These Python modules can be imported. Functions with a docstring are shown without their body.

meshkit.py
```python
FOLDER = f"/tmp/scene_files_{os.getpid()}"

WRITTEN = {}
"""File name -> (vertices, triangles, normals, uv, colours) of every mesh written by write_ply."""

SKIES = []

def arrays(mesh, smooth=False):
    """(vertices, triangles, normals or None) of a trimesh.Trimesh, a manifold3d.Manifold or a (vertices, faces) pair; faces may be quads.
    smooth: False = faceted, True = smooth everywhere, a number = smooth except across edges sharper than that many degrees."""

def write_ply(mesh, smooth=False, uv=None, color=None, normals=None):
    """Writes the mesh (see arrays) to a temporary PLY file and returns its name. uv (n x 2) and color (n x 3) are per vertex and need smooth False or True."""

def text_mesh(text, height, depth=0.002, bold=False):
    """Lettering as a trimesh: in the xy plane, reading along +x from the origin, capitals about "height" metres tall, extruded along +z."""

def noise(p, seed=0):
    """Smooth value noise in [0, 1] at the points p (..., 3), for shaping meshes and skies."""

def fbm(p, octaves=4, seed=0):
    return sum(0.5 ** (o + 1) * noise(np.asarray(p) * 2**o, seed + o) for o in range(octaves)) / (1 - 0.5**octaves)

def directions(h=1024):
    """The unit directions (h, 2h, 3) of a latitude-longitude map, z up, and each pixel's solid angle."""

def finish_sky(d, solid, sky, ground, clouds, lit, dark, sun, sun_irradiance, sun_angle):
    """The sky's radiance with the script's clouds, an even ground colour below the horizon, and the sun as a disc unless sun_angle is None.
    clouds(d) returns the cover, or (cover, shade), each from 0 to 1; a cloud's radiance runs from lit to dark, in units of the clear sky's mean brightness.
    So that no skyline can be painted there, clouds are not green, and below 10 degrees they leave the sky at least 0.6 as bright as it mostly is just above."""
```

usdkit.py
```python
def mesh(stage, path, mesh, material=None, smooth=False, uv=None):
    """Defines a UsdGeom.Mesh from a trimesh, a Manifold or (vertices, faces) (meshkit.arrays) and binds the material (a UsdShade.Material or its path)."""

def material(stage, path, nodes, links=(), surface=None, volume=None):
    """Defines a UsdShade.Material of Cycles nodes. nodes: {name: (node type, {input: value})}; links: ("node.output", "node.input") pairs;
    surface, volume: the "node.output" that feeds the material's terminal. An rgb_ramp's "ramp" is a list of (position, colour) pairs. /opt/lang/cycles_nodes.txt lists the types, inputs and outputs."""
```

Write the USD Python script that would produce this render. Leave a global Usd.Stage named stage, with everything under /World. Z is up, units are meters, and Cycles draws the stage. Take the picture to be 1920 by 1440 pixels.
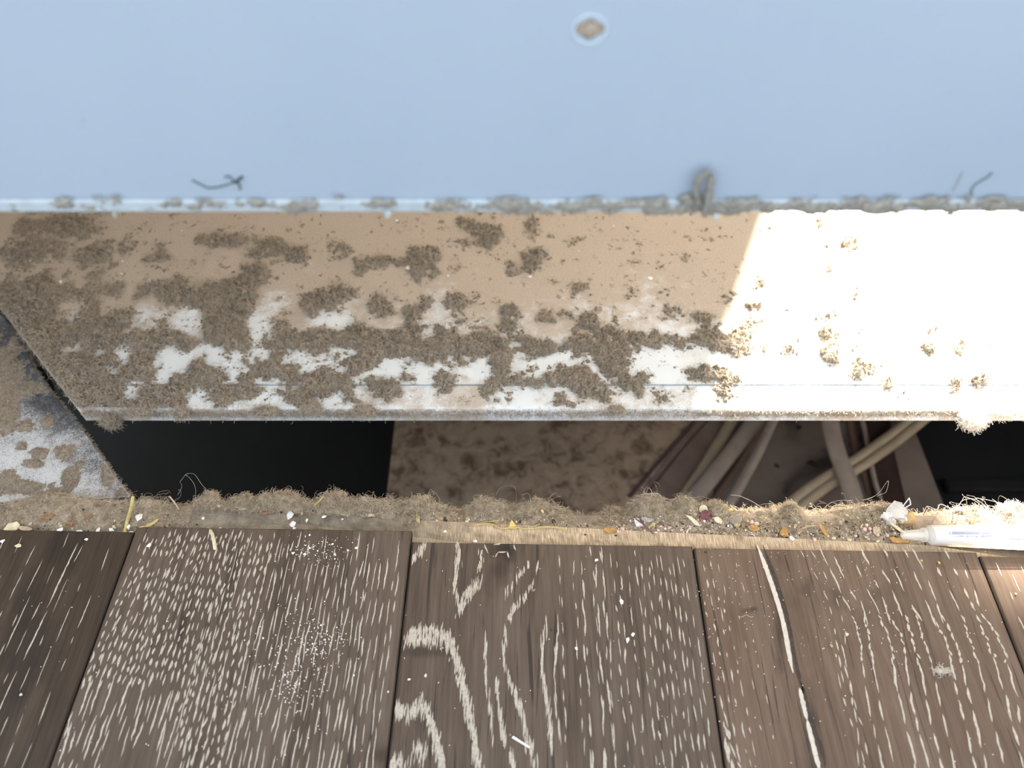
import math, random
import numpy as np, trimesh, usdkit, meshkit
from shapely.geometry import Polygon
from pxr import Usd, UsdGeom, UsdLux, UsdShade, Gf, Sdf, Vt

stage = Usd.Stage.CreateInMemory()
UsdGeom.SetStageUpAxis(stage, UsdGeom.Tokens.z)
UsdGeom.SetStageMetersPerUnit(stage, 1.0)
UsdGeom.Xform.Define(stage, '/World')
rng = np.random.default_rng(7)

# ------------------------------------------------------------------ camera, sky, sun, exposure
F = 1442.0                       # focal length in pixels of the 1920 x 1440 picture
TILT = math.radians(51.03)       # how far the view points below the horizontal
CAM_H = 0.4225
cam = UsdGeom.Camera.Define(stage, '/World/camera')
cam.AddTranslateOp().Set(Gf.Vec3d(0, 0, CAM_H))
cam.AddRotateXOp().Set(90 - 51.03)
cam.CreateHorizontalApertureAttr(36.0)
cam.CreateFocalLengthAttr(36.0 * F / 1920)
cam.CreateFStopAttr(5.6)
cam.CreateFocusDistanceAttr(0.475)
cam.CreateClippingRangeAttr(Gf.Vec2f(0.02, 100))
cam.CreateExposureAttr(0.25)

SUN_AZ, SUN_EL = 20.9, 32.0      # from beyond the cupboard, to the right
dome = UsdLux.DomeLight.Define(stage, '/World/sky')
dome.CreateIntensityAttr(0.50)
dome.CreateColorAttr(Gf.Vec3f(0.94, 0.975, 1.03))
sun = UsdLux.DistantLight.Define(stage, '/World/sun')
sun.CreateIntensityAttr(7500.0)
sun.CreateAngleAttr(4.0)
sun.CreateColorAttr(Gf.Vec3f(1.0, 0.90, 0.76))
sun.AddRotateZOp().Set(-SUN_AZ)
sun.AddRotateXOp().Set(-(90 - SUN_EL))

# ------------------------------------------------------------------ picture <-> place
FW = np.array([0, math.cos(TILT), -math.sin(TILT)])
UP = np.array([0, math.sin(TILT), math.cos(TILT)])
EYE = np.array([0, 0, CAM_H])

def ray(u, v):
    return np.array([(u - 960) / F, 0, 0]) + FW - UP * ((v - 720) / F)

def at(u, v, z=0.0):
    d = ray(u, v)
    return EYE + d * ((z - CAM_H) / d[2])

def aty(u, v, y):
    d = ray(u, v)
    return EYE + d * (y / d[1])

def project(p):
    q = np.asarray(p, float) - EYE
    w = q @ FW
    return 960 + F * q[..., 0] / w, 720 - F * (q @ UP) / w

# ------------------------------------------------------------------ helpers
names = {}
def numbered(parent, name):
    k = names.get((parent, name), 0)
    names[(parent, name)] = k + 1
    return name if k == 0 else f'{name}_{k:03d}'

def where(parent, name):
    base = '/World' if parent is None else (parent if isinstance(parent, str) else str(parent.GetPath()))
    return base + '/' + numbered(base, name)

def tag(p, label=None, cat=None, group=None, kind=None):
    p = p.GetPrim() if hasattr(p, 'GetPrim') else p
    for k, v in (('label', label), ('category', cat), ('group', group), ('kind', kind)):
        if v: p.SetCustomDataByKey(k, v)
    return p

def obj(name, mesh, m, parent=None, smooth=False, **t):
    p = usdkit.mesh(stage, where(parent, name), mesh, M[m], smooth)
    return tag(p, **t)

def thing(name, label, cat, loc=(0, 0, 0), group=None):
    x = UsdGeom.Xform.Define(stage, where(None, name))
    x.AddTranslateOp().Set(Gf.Vec3d(*map(float, loc)))
    return tag(x, label, cat, group)

def primvar(p, name, values):
    pv = UsdGeom.PrimvarsAPI(p).CreatePrimvar(name, Sdf.ValueTypeNames.FloatArray, 'vertex')
    pv.Set(Vt.FloatArray.FromNumpy(np.asarray(values, np.float32)))

def curves(name, lines, width, m, parent=None, **t):
    """Threads: lines is a list of (n, 3) arrays or one (k, n, 3) array."""
    c = UsdGeom.BasisCurves.Define(stage, where(parent, name))
    pts = np.concatenate([np.asarray(l) for l in lines]) if not isinstance(lines, np.ndarray) else lines.reshape(-1, 3)
    cnt = [len(l) for l in lines]
    c.CreateTypeAttr('linear')
    c.CreatePointsAttr(Vt.Vec3fArray.FromNumpy(pts.astype(np.float32)))
    c.CreateCurveVertexCountsAttr(Vt.IntArray.FromNumpy(np.array(cnt, np.int32)))
    c.CreateWidthsAttr(Vt.FloatArray.FromNumpy(np.full(len(pts), width, np.float32)))
    c.SetWidthsInterpolation('vertex')
    UsdShade.MaterialBindingAPI.Apply(c.GetPrim()).Bind(M[m])
    return tag(c, **t)

def box(x0, x1, y0, y1, z0, z1, bevel=0.0):
    if bevel <= 0:
        b = trimesh.creation.box([x1 - x0, y1 - y0, z1 - z0])
        b.apply_translation([(x0 + x1) / 2, (y0 + y1) / 2, (z0 + z1) / 2])
        return b
    pts = []
    for k in range(3):
        e = [bevel] * 3
        e[k] = 0
        for sx in (0, 1):
            for sy in (0, 1):
                for sz in (0, 1):
                    pts.append([(x0 + e[0], x1 - e[0])[sx], (y0 + e[1], y1 - e[1])[sy], (z0 + e[2], z1 - e[2])[sz]])
    return trimesh.convex.convex_hull(np.array(pts))

def prism(poly, z0, z1):
    m = trimesh.creation.extrude_polygon(Polygon(poly), z1 - z0, engine='earcut')
    m.apply_translation([0, 0, z0])
    return m

def spline(pts, n):
    from scipy.interpolate import CubicSpline
    pts = np.asarray(pts, float)
    d = np.r_[0, np.cumsum(np.linalg.norm(np.diff(pts, axis=0), axis=1))]
    return CubicSpline(d, pts)(np.linspace(0, d[-1], n))

def sweep(path, prof):
    """Sweep a closed profile (across, up) along a roughly horizontal path."""
    path = np.asarray(path, float)
    t = np.gradient(path, axis=0)
    t /= np.linalg.norm(t, axis=1, keepdims=True)
    s = np.cross(t, [0, 0, 1.0])
    s /= np.maximum(np.linalg.norm(s, axis=1, keepdims=True), 1e-9)
    u = np.cross(s, t)
    n, k = len(path), len(prof)
    v = np.concatenate([path[i] + prof[:, :1] * s[i] + prof[:, 1:] * u[i] for i in range(n)])
    f = []
    for i in range(n - 1):
        for j in range(k):
            a, b = i * k + j, i * k + (j + 1) % k
            f += [[a, b, b + k], [a, b + k, a + k]]
    c0, c1 = len(v), len(v) + 1
    v = np.vstack([v, path[0], path[-1]])
    for j in range(k):
        f += [[c0, (j + 1) % k, j], [c1, (n - 1) * k + j, (n - 1) * k + (j + 1) % k]]
    m = trimesh.Trimesh(v, f, process=False)
    m.fix_normals()
    return m

def ring(rx, rz=None, k=12, x=0.0):
    a = np.linspace(0, 2 * np.pi, k, endpoint=False)
    return np.stack([x + rx * np.cos(a), (rz or rx) * np.sin(a)], 1)

def tube(path, r, k=8):
    return sweep(path, ring(r, k=k))

def lathe_x(prof, k=40):
    """Revolve (x, r) points about the x axis."""
    prof = np.asarray(prof, float)
    a = np.linspace(0, 2 * np.pi, k, endpoint=False)
    n = len(prof)
    v = np.array([[x, r * math.cos(b), r * math.sin(b)] for x, r in prof for b in a])
    f = []
    for i in range(n - 1):
        for j in range(k):
            p, q = i * k + j, i * k + (j + 1) % k
            f += [[p, q, q + k], [p, q + k, p + k]]
    m = trimesh.Trimesh(v, f, process=True)
    m.fix_normals()
    return m

def chip(rx, ry, rz, seed, n=16):
    r = np.random.default_rng(seed)
    p = r.normal(size=(n, 3))
    p /= np.linalg.norm(p, axis=1, keepdims=True)
    p *= r.uniform(.75, 1.1, (n, 1))
    return trimesh.convex.convex_hull(p * [rx, ry, rz])

def turned(m, rz=0.0, rx=0.0, ry=0.0):
    m = m.copy()
    for a, ax in ((rx, [1, 0, 0]), (ry, [0, 1, 0]), (rz, [0, 0, 1])):
        if a: m.apply_transform(trimesh.transformations.rotation_matrix(a, ax))
    return m

def moved(m, p):
    m = m.copy()
    m.apply_translation(p)
    return m

def flake(outline, thick, bend=0.0, seed=0, rough=0.0):
    """A thin bent scrap: outline is a list of (x, y) about the origin, in metres."""
    o = np.asarray(outline, float)
    poly = Polygon(o).buffer(0)
    m = trimesh.creation.extrude_polygon(poly, thick, engine='earcut')
    m = m.subdivide().subdivide().subdivide()
    v = np.array(m.vertices)
    s = np.abs(o).max()
    v[:, 2] += bend * s * ((v[:, 0] / s) ** 2) + rough * s * (meshkit.fbm(np.c_[v[:, :2] / s * 2.2, np.zeros(len(v)) + seed], 3, seed) - .5)
    m.vertices = v
    return m

# ------------------------------------------------------------------ materials
M = {}
def mat(name, nodes, links, surface='p.BSDF'):
    M[name] = usdkit.material(stage, '/World/Looks/' + name, nodes, links, surface=surface)

def plain(name, c1, c2, rough=.7, scale=60, detail=4, lo=.35, hi=.65, bump=0.0, bscale=None, **more):
    nodes = {'g': ('geometry', {}), 'n': ('noise_texture', {'scale': scale, 'detail': detail, 'roughness': .6}),
             'r': ('rgb_ramp', {'ramp': [(lo, c1), (hi, c2)]}), 'p': ('principled_bsdf', {'roughness': rough, **more})}
    links = [('g.position', 'n.vector'), ('n.fac', 'r.fac'), ('r.color', 'p.base_color')]
    if bump:
        nodes['n2'] = ('noise_texture', {'scale': bscale or scale * 4, 'detail': 4, 'roughness': .6})
        nodes['b'] = ('bump', {'strength': bump, 'distance': .001})
        links += [('g.position', 'n2.vector'), ('n2.fac', 'b.height'), ('b.normal', 'p.normal')]
    mat(name, nodes, links)

plain('panel_white', (.31, .40, .50), (.33, .42, .52), rough=.42, scale=9, bump=.03, bscale=700)
plain('panel_edge', (.36, .44, .50), (.42, .51, .57), rough=.5, scale=200)
plain('chipboard', (.24, .19, .15), (.46, .40, .33), rough=.9, scale=900, bump=.5)
plain('screw_cap', (.44, .57, .68), (.50, .63, .72), rough=.35, scale=300)
plain('interior_wood', (.62, .60, .57), (.68, .66, .63), rough=.7, scale=30)
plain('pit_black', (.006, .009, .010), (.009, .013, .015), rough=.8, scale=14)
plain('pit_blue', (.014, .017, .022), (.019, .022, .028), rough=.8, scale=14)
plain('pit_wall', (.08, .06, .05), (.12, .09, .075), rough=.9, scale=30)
plain('subfloor', (.20, .16, .12), (.27, .22, .17), rough=.95, scale=120, bump=.4)
mat('underlay', {
    'g': ('geometry', {}), 'sx': ('separate_xyz', {}), 'mp': ('mapping', {'scale': (1.0, .14, 1.0)}),
    'n1': ('noise_texture', {'scale': 1100, 'detail': 3, 'roughness': .6}), 'n2': ('noise_texture', {'scale': 160, 'detail': 5, 'roughness': .7}),
    'r1': ('rgb_ramp', {'ramp': [(.32, (.42, .31, .20)), (.5, (.58, .46, .32)), (.68, (.74, .63, .47))]}),
    'r2': ('rgb_ramp', {'ramp': [(.35, (.20, .17, .125)), (.65, (.36, .31, .24))]}),
    'ma': ('map_range', {'from_min': -.10, 'from_max': .005, 'to_min': 1.15, 'to_max': -.15}),
    'ad': ('math', {'math_type': 'multiply_add', 'value2': .9, 'value3': -.45}), 'su': ('math', {'math_type': 'add', 'use_clamp': True}),
    'mx': ('mix_color', {}), 'b': ('bump', {'strength': .5, 'distance': .0006}), 'p': ('principled_bsdf', {'roughness': .95})},
    [('g.position', 'sx.vector'), ('g.position', 'mp.vector'), ('mp.vector', 'n1.vector'), ('g.position', 'n2.vector'), ('n1.fac', 'r1.fac'), ('n2.fac', 'r2.fac'),
     ('sx.x', 'ma.value'), ('n2.fac', 'ad.value1'), ('ad.value', 'su.value1'), ('ma.result', 'su.value2'), ('su.value', 'mx.fac'), ('r1.color', 'mx.a'), ('r2.color', 'mx.b'),
     ('mx.result', 'p.base_color'), ('n1.fac', 'b.height'), ('b.normal', 'p.normal')])
plain('seam_dark', (.045, .040, .038), (.07, .062, .06), rough=.8, scale=200)
plain('grain_white', (.40, .36, .30), (.56, .52, .44), rough=.8, scale=700)
plain('streak_white', (.52, .49, .43), (.62, .59, .52), rough=.8, scale=400)
plain('grain_dark', (.034, .025, .019), (.060, .045, .035), rough=.8, scale=400)
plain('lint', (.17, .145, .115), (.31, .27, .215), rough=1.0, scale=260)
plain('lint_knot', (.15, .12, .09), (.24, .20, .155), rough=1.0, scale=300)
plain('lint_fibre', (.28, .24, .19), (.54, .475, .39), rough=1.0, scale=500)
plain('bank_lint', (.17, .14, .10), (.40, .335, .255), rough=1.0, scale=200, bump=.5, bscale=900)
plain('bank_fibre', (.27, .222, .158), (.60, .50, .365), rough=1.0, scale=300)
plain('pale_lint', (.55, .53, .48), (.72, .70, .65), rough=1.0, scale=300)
plain('pale_thread', (.62, .58, .50), (.72, .68, .60), rough=.8, scale=300)
plain('grey_thread', (.30, .29, .27), (.36, .35, .32), rough=.8, scale=300)
plain('dark_thread', (.035, .035, .05), (.06, .06, .08), rough=.7, scale=300)
plain('panel_tuft', (.20, .20, .18), (.33, .33, .30), rough=1.0, scale=500)
plain('plaster', (.78, .76, .73), (.88, .87, .85), rough=.85, scale=600)
plain('cream', (.62, .54, .36), (.74, .66, .48), rough=.7, scale=400)
plain('yellow', (.66, .46, .10), (.75, .58, .20), rough=.6, scale=400)
plain('straw', (.46, .36, .13), (.60, .48, .22), rough=.6, scale=300)
plain('amber', (.40, .22, .06), (.52, .32, .11), rough=.4, scale=300)
plain('rust', (.24, .13, .065), (.34, .20, .11), rough=.8, scale=300)
plain('pink', (.70, .44, .40), (.80, .56, .52), rough=.5, scale=300)
plain('maroon', (.13, .035, .045), (.22, .07, .08), rough=.55, scale=300)
plain('ochre_crumb', (.55, .36, .16), (.68, .50, .27), rough=.9, scale=500, bump=.6)
plain('dark_bit', (.03, .025, .02), (.06, .05, .04), rough=.8, scale=300)
plain('gray_scrap', (.30, .285, .26), (.46, .44, .41), rough=.8, scale=700)
plain('tan_bit', (.42, .32, .21), (.55, .44, .31), rough=.8, scale=400)
plain('cable_pale', (.50, .44, .33), (.60, .53, .41), rough=.55, scale=60)
plain('cable_grey', (.42, .38, .34), (.52, .47, .43), rough=.55, scale=60)
plain('cable_brown', (.22, .15, .12), (.28, .20, .17), rough=.6, scale=60)
plain('band_brown', (.26, .20, .175), (.34, .27, .235), rough=.5, scale=40)
plain('band_edge', (.12, .07, .09), (.16, .10, .11), rough=.6, scale=40)
plain('tube_dark', (.045, .03, .028), (.065, .045, .04), rough=.5, scale=40)
plain('print_blue', (.30, .33, .45), (.36, .39, .50), rough=.6, scale=500)

def clear_plastic(name, color, rough, trans):
    mat(name, {'g': ('geometry', {}), 'n': ('noise_texture', {'scale': 500, 'detail': 2}),
               'r': ('rgb_ramp', {'ramp': [(.3, tuple(c * .95 for c in color)), (.7, color)]}),
               'p': ('principled_bsdf', {'roughness': rough, 'transmission_weight': trans, 'ior': 1.35})},
        [('g.position', 'n.vector'), ('n.fac', 'r.fac'), ('r.color', 'p.base_color')])
def milky(name, color, fac, rough):
    mat(name, {'g': ('geometry', {}), 'n': ('noise_texture', {'scale': 300, 'detail': 2}), 'r': ('rgb_ramp', {'ramp': [(.3, tuple(c * .96 for c in color)), (.7, color)]}),
               't': ('transparent_bsdf', {'color': (.97, .97, .96)}), 'p': ('principled_bsdf', {'roughness': rough}), 'x': ('mix_closure', {'fac': fac})},
        [('g.position', 'n.vector'), ('n.fac', 'r.fac'), ('r.color', 'p.base_color'), ('t.BSDF', 'x.closure1'), ('p.BSDF', 'x.closure2')], surface='x.closure')
milky('syringe_plastic', (.96, .955, .94), .42, .2)
milky('rod_plastic', (.96, .955, .94), .5, .35)
milky('nozzle_plastic', (.95, .93, .88), .35, .15)
milky('film_plastic', (.96, .94, .90), .6, .3)

# the ledge: white paint under tan dust; the mesh attribute "dust" says where dust has settled
mat('ledge_paint', {
    'g': ('geometry', {}), 'a': ('attribute', {'attribute': 'dust'}),
    'n1': ('noise_texture', {'scale': 900, 'detail': 5, 'roughness': .75}),
    'n2': ('noise_texture', {'scale': 130, 'detail': 6, 'roughness': .7}),
    'n3': ('noise_texture', {'scale': 2200, 'detail': 2, 'roughness': .5}),
    'm1': ('math', {'math_type': 'multiply_add', 'value2': .95, 'value3': -.47}),
    'm2': ('math', {'math_type': 'multiply_add', 'value2': .75, 'value3': -.37}),
    's1': ('math', {'math_type': 'add'}), 's2': ('math', {'math_type': 'add'}),
    'k': ('map_range', {'from_min': .34, 'from_max': .66, 'to_min': 0, 'to_max': 1, 'clamp': True}),
    'tan': ('rgb_ramp', {'ramp': [(.3, (.33, .285, .24)), (.5, (.43, .375, .315)), (.72, (.62, .55, .47))]}),
    'mx': ('mix_color', {'a': (.68, .75, .81)}),
    'fl': ('map_range', {'from_min': .70, 'from_max': .74, 'to_min': 0, 'to_max': .7, 'clamp': True}),
    'mx2': ('mix_color', {'b': (.75, .70, .62)}),
    'b': ('bump', {'strength': .25, 'distance': .0006}),
    'p': ('principled_bsdf', {'roughness': .75})},
    [('g.position', 'n1.vector'), ('g.position', 'n2.vector'), ('g.position', 'n3.vector'), ('n1.fac', 'm1.value1'), ('n2.fac', 'm2.value1'),
     ('m1.value', 's1.value1'), ('m2.value', 's1.value2'), ('s1.value', 's2.value1'), ('a.fac', 's2.value2'), ('s2.value', 'k.value'),
     ('n1.fac', 'tan.fac'), ('k.result', 'mx.fac'), ('tan.color', 'mx.b'), ('n3.fac', 'fl.value'), ('fl.result', 'mx2.fac'),
     ('mx.result', 'mx2.a'), ('mx2.result', 'p.base_color'), ('n1.fac', 'b.height'), ('b.normal', 'p.normal')])

# worn post: white paint flaked from black speckled metal
mat('worn_post', {
    'g': ('geometry', {}), 'a': ('attribute', {'attribute': 'dust'}),
    'n1': ('noise_texture', {'scale': 1500, 'detail': 4, 'roughness': .8}),
    'n2': ('noise_texture', {'scale': 160, 'detail': 6, 'roughness': .7}),
    'm1': ('math', {'math_type': 'multiply_add', 'value2': 2.2, 'value3': -1.1}),
    'm2': ('math', {'math_type': 'multiply_add', 'value2': .8, 'value3': -.4}),
    's1': ('math', {'math_type': 'add'}), 's2': ('math', {'math_type': 'add'}),
    'r': ('rgb_ramp', {'ramp': [(.12, (.04, .045, .055)), (.38, (.15, .155, .17)), (.62, (.42, .44, .47)), (.85, (.62, .66, .69))]}),
    'b': ('bump', {'strength': .35, 'distance': .0006}),
    'p': ('principled_bsdf', {'roughness': .7})},
    [('g.position', 'n1.vector'), ('g.position', 'n2.vector'), ('n1.fac', 'm1.value1'), ('n2.fac', 'm2.value1'), ('m1.value', 's1.value1'),
     ('m2.value', 's1.value2'), ('s1.value', 's2.value1'), ('a.fac', 's2.value2'), ('s2.value', 'r.fac'), ('r.color', 'p.base_color'),
     ('n1.fac', 'b.height'), ('b.normal', 'p.normal')])

# boards lying down in the hollow
def mottled(name, c1, c2, c3, scale):
    mat(name, {'g': ('geometry', {}), 'n1': ('noise_texture', {'scale': scale, 'detail': 3, 'roughness': .55, 'distortion': .6}),
               'n2': ('noise_texture', {'scale': scale * .3, 'detail': 2}),
               'ad': ('mix_float', {'fac': .4}),
               'r': ('rgb_ramp', {'ramp': [(.38, c1), (.48, c2), (.60, c3)]}), 'p': ('principled_bsdf', {'roughness': .85})},
        [('g.position', 'n1.vector'), ('g.position', 'n2.vector'), ('n1.fac', 'ad.a'), ('n2.fac', 'ad.b'), ('ad.result', 'r.fac'), ('r.color', 'p.base_color')])
mottled('board_tan', (.20, .15, .105), (.44, .355, .265), (.58, .48, .37), 80)
mottled('board_grey', (.10, .085, .08), (.23, .20, .185), (.27, .24, .22), 20)

# floor planks: brown oak print, grain stretched along the board
PL_ANG = math.radians(0.97)
def wood(name, c0, c1, c2, seed):
    mat(name, {
        'g': ('geometry', {}), 'a': ('attribute', {'attribute': 'tone'}),
        'mp': ('mapping', {'rotation': (0, 0, PL_ANG), 'scale': (1.0, .045, 1.0), 'location': (seed * 3.1, seed * 1.7, 0)}),
        'mq': ('mapping', {'rotation': (0, 0, PL_ANG), 'scale': (1.0, .16, 1.0), 'location': (seed * 1.3, seed * 2.7, 0)}),
        'n1': ('noise_texture', {'scale': 420, 'detail': 5, 'roughness': .65, 'distortion': .3}),
        'n2': ('noise_texture', {'scale': 46, 'detail': 4, 'roughness': .6, 'distortion': .5}),
        'n3': ('noise_texture', {'scale': 170, 'detail': 3, 'roughness': .5, 'distortion': 1.2}),
        'ad': ('mix_float', {'fac': .55}),
        'r': ('rgb_ramp', {'ramp': [(.28, c0), (.5, c1), (.72, c2)]}),
        'cr': ('map_range', {'from_min': .30, 'from_max': .37, 'to_min': .75, 'to_max': 0, 'clamp': True}),
        'mx': ('mix_color', {'b': (.030, .024, .020)}),
        'mt': ('mix_color', {'b': (.026, .020, .018)}),
        'b': ('bump', {'strength': .12, 'distance': .0004}),
        'p': ('principled_bsdf', {'roughness': .62, 'specular_ior_level': .2})},
        [('g.position', 'mp.vector'), ('g.position', 'mq.vector'), ('mp.vector', 'n1.vector'), ('mq.vector', 'n2.vector'), ('mp.vector', 'n3.vector'),
         ('n1.fac', 'ad.a'), ('n2.fac', 'ad.b'), ('ad.result', 'r.fac'), ('n3.fac', 'cr.value'), ('r.color', 'mx.a'), ('cr.result', 'mx.fac'),
         ('mx.result', 'mt.a'), ('a.fac', 'mt.fac'), ('mt.result', 'p.base_color'), ('n1.fac', 'b.height'), ('b.normal', 'p.normal')])
wood('wood_dark', (.020, .014, .010), (.058, .043, .031), (.100, .077, .058), 1)
wood('wood_umber', (.040, .030, .022), (.106, .081, .062), (.168, .133, .106), 2)
wood('wood_knotty', (.036, .026, .019), (.104, .079, .060), (.172, .136, .107), 3)
wood('wood_light', (.070, .046, .031), (.142, .100, .072), (.205, .152, .115), 4)

# ------------------------------------------------------------------ the setting: floor of planks
def struct(name, mesh, m, parent=None, smooth=False):
    return obj(name, mesh, m, parent, smooth, kind='structure' if parent is None else None)

D = np.array([math.sin(PL_ANG), math.cos(PL_ANG)])        # along a plank, away from the camera
E = np.array([math.cos(PL_ANG), -math.sin(PL_ANG)])       # across it
seams = [at(u, v)[:2] @ E for u, v in ((247, 1008), (765, 1010), (1295, 1020), (1830, 1028))]
W = (seams[3] - seams[0]) / 3
edges = [seams[0] + W * k for k in range(-3, 7)]
ends = {0: 1013, 1: 1011, 2: 1008, 3: 998, 4: 1019, 5: 1022, 6: 1029, 7: 1032, 8: 1030}
wood_of = {0: 'wood_umber', 1: 'wood_light', 2: 'wood_dark', 3: 'wood_umber', 4: 'wood_knotty', 5: 'wood_light', 6: 'wood_light', 7: 'wood_umber', 8: 'wood_dark'}
floor = UsdGeom.Xform.Define(stage, '/World/floor').GetPrim()
tag(floor, 'brown oak-look laminate floor with white limed grain, ending at the open gap', 'floor', kind='structure')
TH, BV, GAP = .008, .0012, .0003

def knots(k, p):
    """Dark knots and smoky stains printed on a plank, in floor coordinates."""
    spots = {4: [(942, 1032, 26, 22, .9), (935, 1065, 16, 40, .55), (790, 1222, 60, 9, .45), (915, 1085, 14, 40, .3)],
             5: [(1462, 1160, 9, 90, .55), (1520, 1360, 14, 60, .6), (1530, 1430, 12, 60, .5), (1515, 1105, 14, 24, .5), (1570, 1125, 18, 26, .55), (1640, 1118, 14, 14, .5), (1618, 1165, 20, 40, .42),
                 (1650, 1150, 40, 50, .25), (1412, 1142, 8, 6, .7), (1397, 1145, 5, 5, .5), (1530, 1120, 60, 40, .22)],
             2: [(60, 1190, 40, 110, .55), (30, 1260, 30, 60, .45), (120, 1040, 30, 40, .4)],
             3: [(710, 1420, 25, 22, .55), (500, 1140, 6, 200, .12)]}.get(k, [])
    t = np.zeros(len(p))
    u, v = project(np.c_[p, np.zeros(len(p))])
    wob = meshkit.fbm(np.c_[p * 160, np.zeros(len(p))], 3, k) - .5
    for a, b, ra, rb, s in spots:
        d = np.hypot((u - a) / ra, (v - b) / rb) + wob * 1.1
        t = np.maximum(t, s * np.clip(1.35 - d, 0, 1))
    return t

planks = {}
for k in range(9):
    s0, s1 = edges[k] + GAP, edges[k + 1] - GAP
    t1 = at(960, ends[k])[:2] @ D
    t0 = -.42
    ns, nt = 86, 190
    ss = np.r_[s0, np.linspace(s0 + BV, s1 - BV, ns), s1]
    tt = np.r_[np.linspace(t0, .07, 12, endpoint=False), np.linspace(.07, t1 - .0006, nt), t1]
    S, T = np.meshgrid(ss, tt, indexing='ij')
    Z = np.zeros_like(S)
    Z[0] = Z[-1] = -BV
    Z[:, -1] = -.0006
    xy = S[..., None] * E + T[..., None] * D
    v = np.concatenate([xy, Z[..., None]], -1).reshape(-1, 3)
    n0, n1 = S.shape
    idx = np.arange(n0 * n1).reshape(n0, n1)
    f = np.stack([idx[:-1, :-1], idx[1:, :-1], idx[1:, 1:], idx[:-1, 1:]], -1).reshape(-1, 4)
    rim = np.r_[idx[:, 0], idx[-1, 1:], idx[::-1, -1][1:], idx[0, ::-1][1:-1]]
    low = v[rim].copy()
    low[:, 2] = -TH
    b = len(v) + np.arange(len(rim))
    f2 = np.stack([np.roll(rim, -1), rim, b, np.roll(b, -1)], -1)
    v = np.vstack([v, low])
    f = np.vstack([f, f2])
    f = np.vstack([f[:, [0, 1, 2]], f[:, [0, 2, 3]]])
    path = where('/World/floor', 'plank')
    p = usdkit.mesh(stage, path, (v, f), M[wood_of[k]], False)
    primvar(p, 'tone', np.maximum(knots(k, v[:, :2]), np.where(v[:, 2] < -.0008, .9, 0)))
    planks[k] = p.GetPrim()
lab = {2: 'darkest plank, few thin white grain lines', 3: 'plank densely dashed with white grain', 4: 'plank with a dark knot and white arched grain',
       5: 'smooth reddish plank split by one long white streak', 6: 'plank at the right edge in warm glow'}
for k, t in lab.items(): tag(planks[k], t)
EPS = .00006

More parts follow.
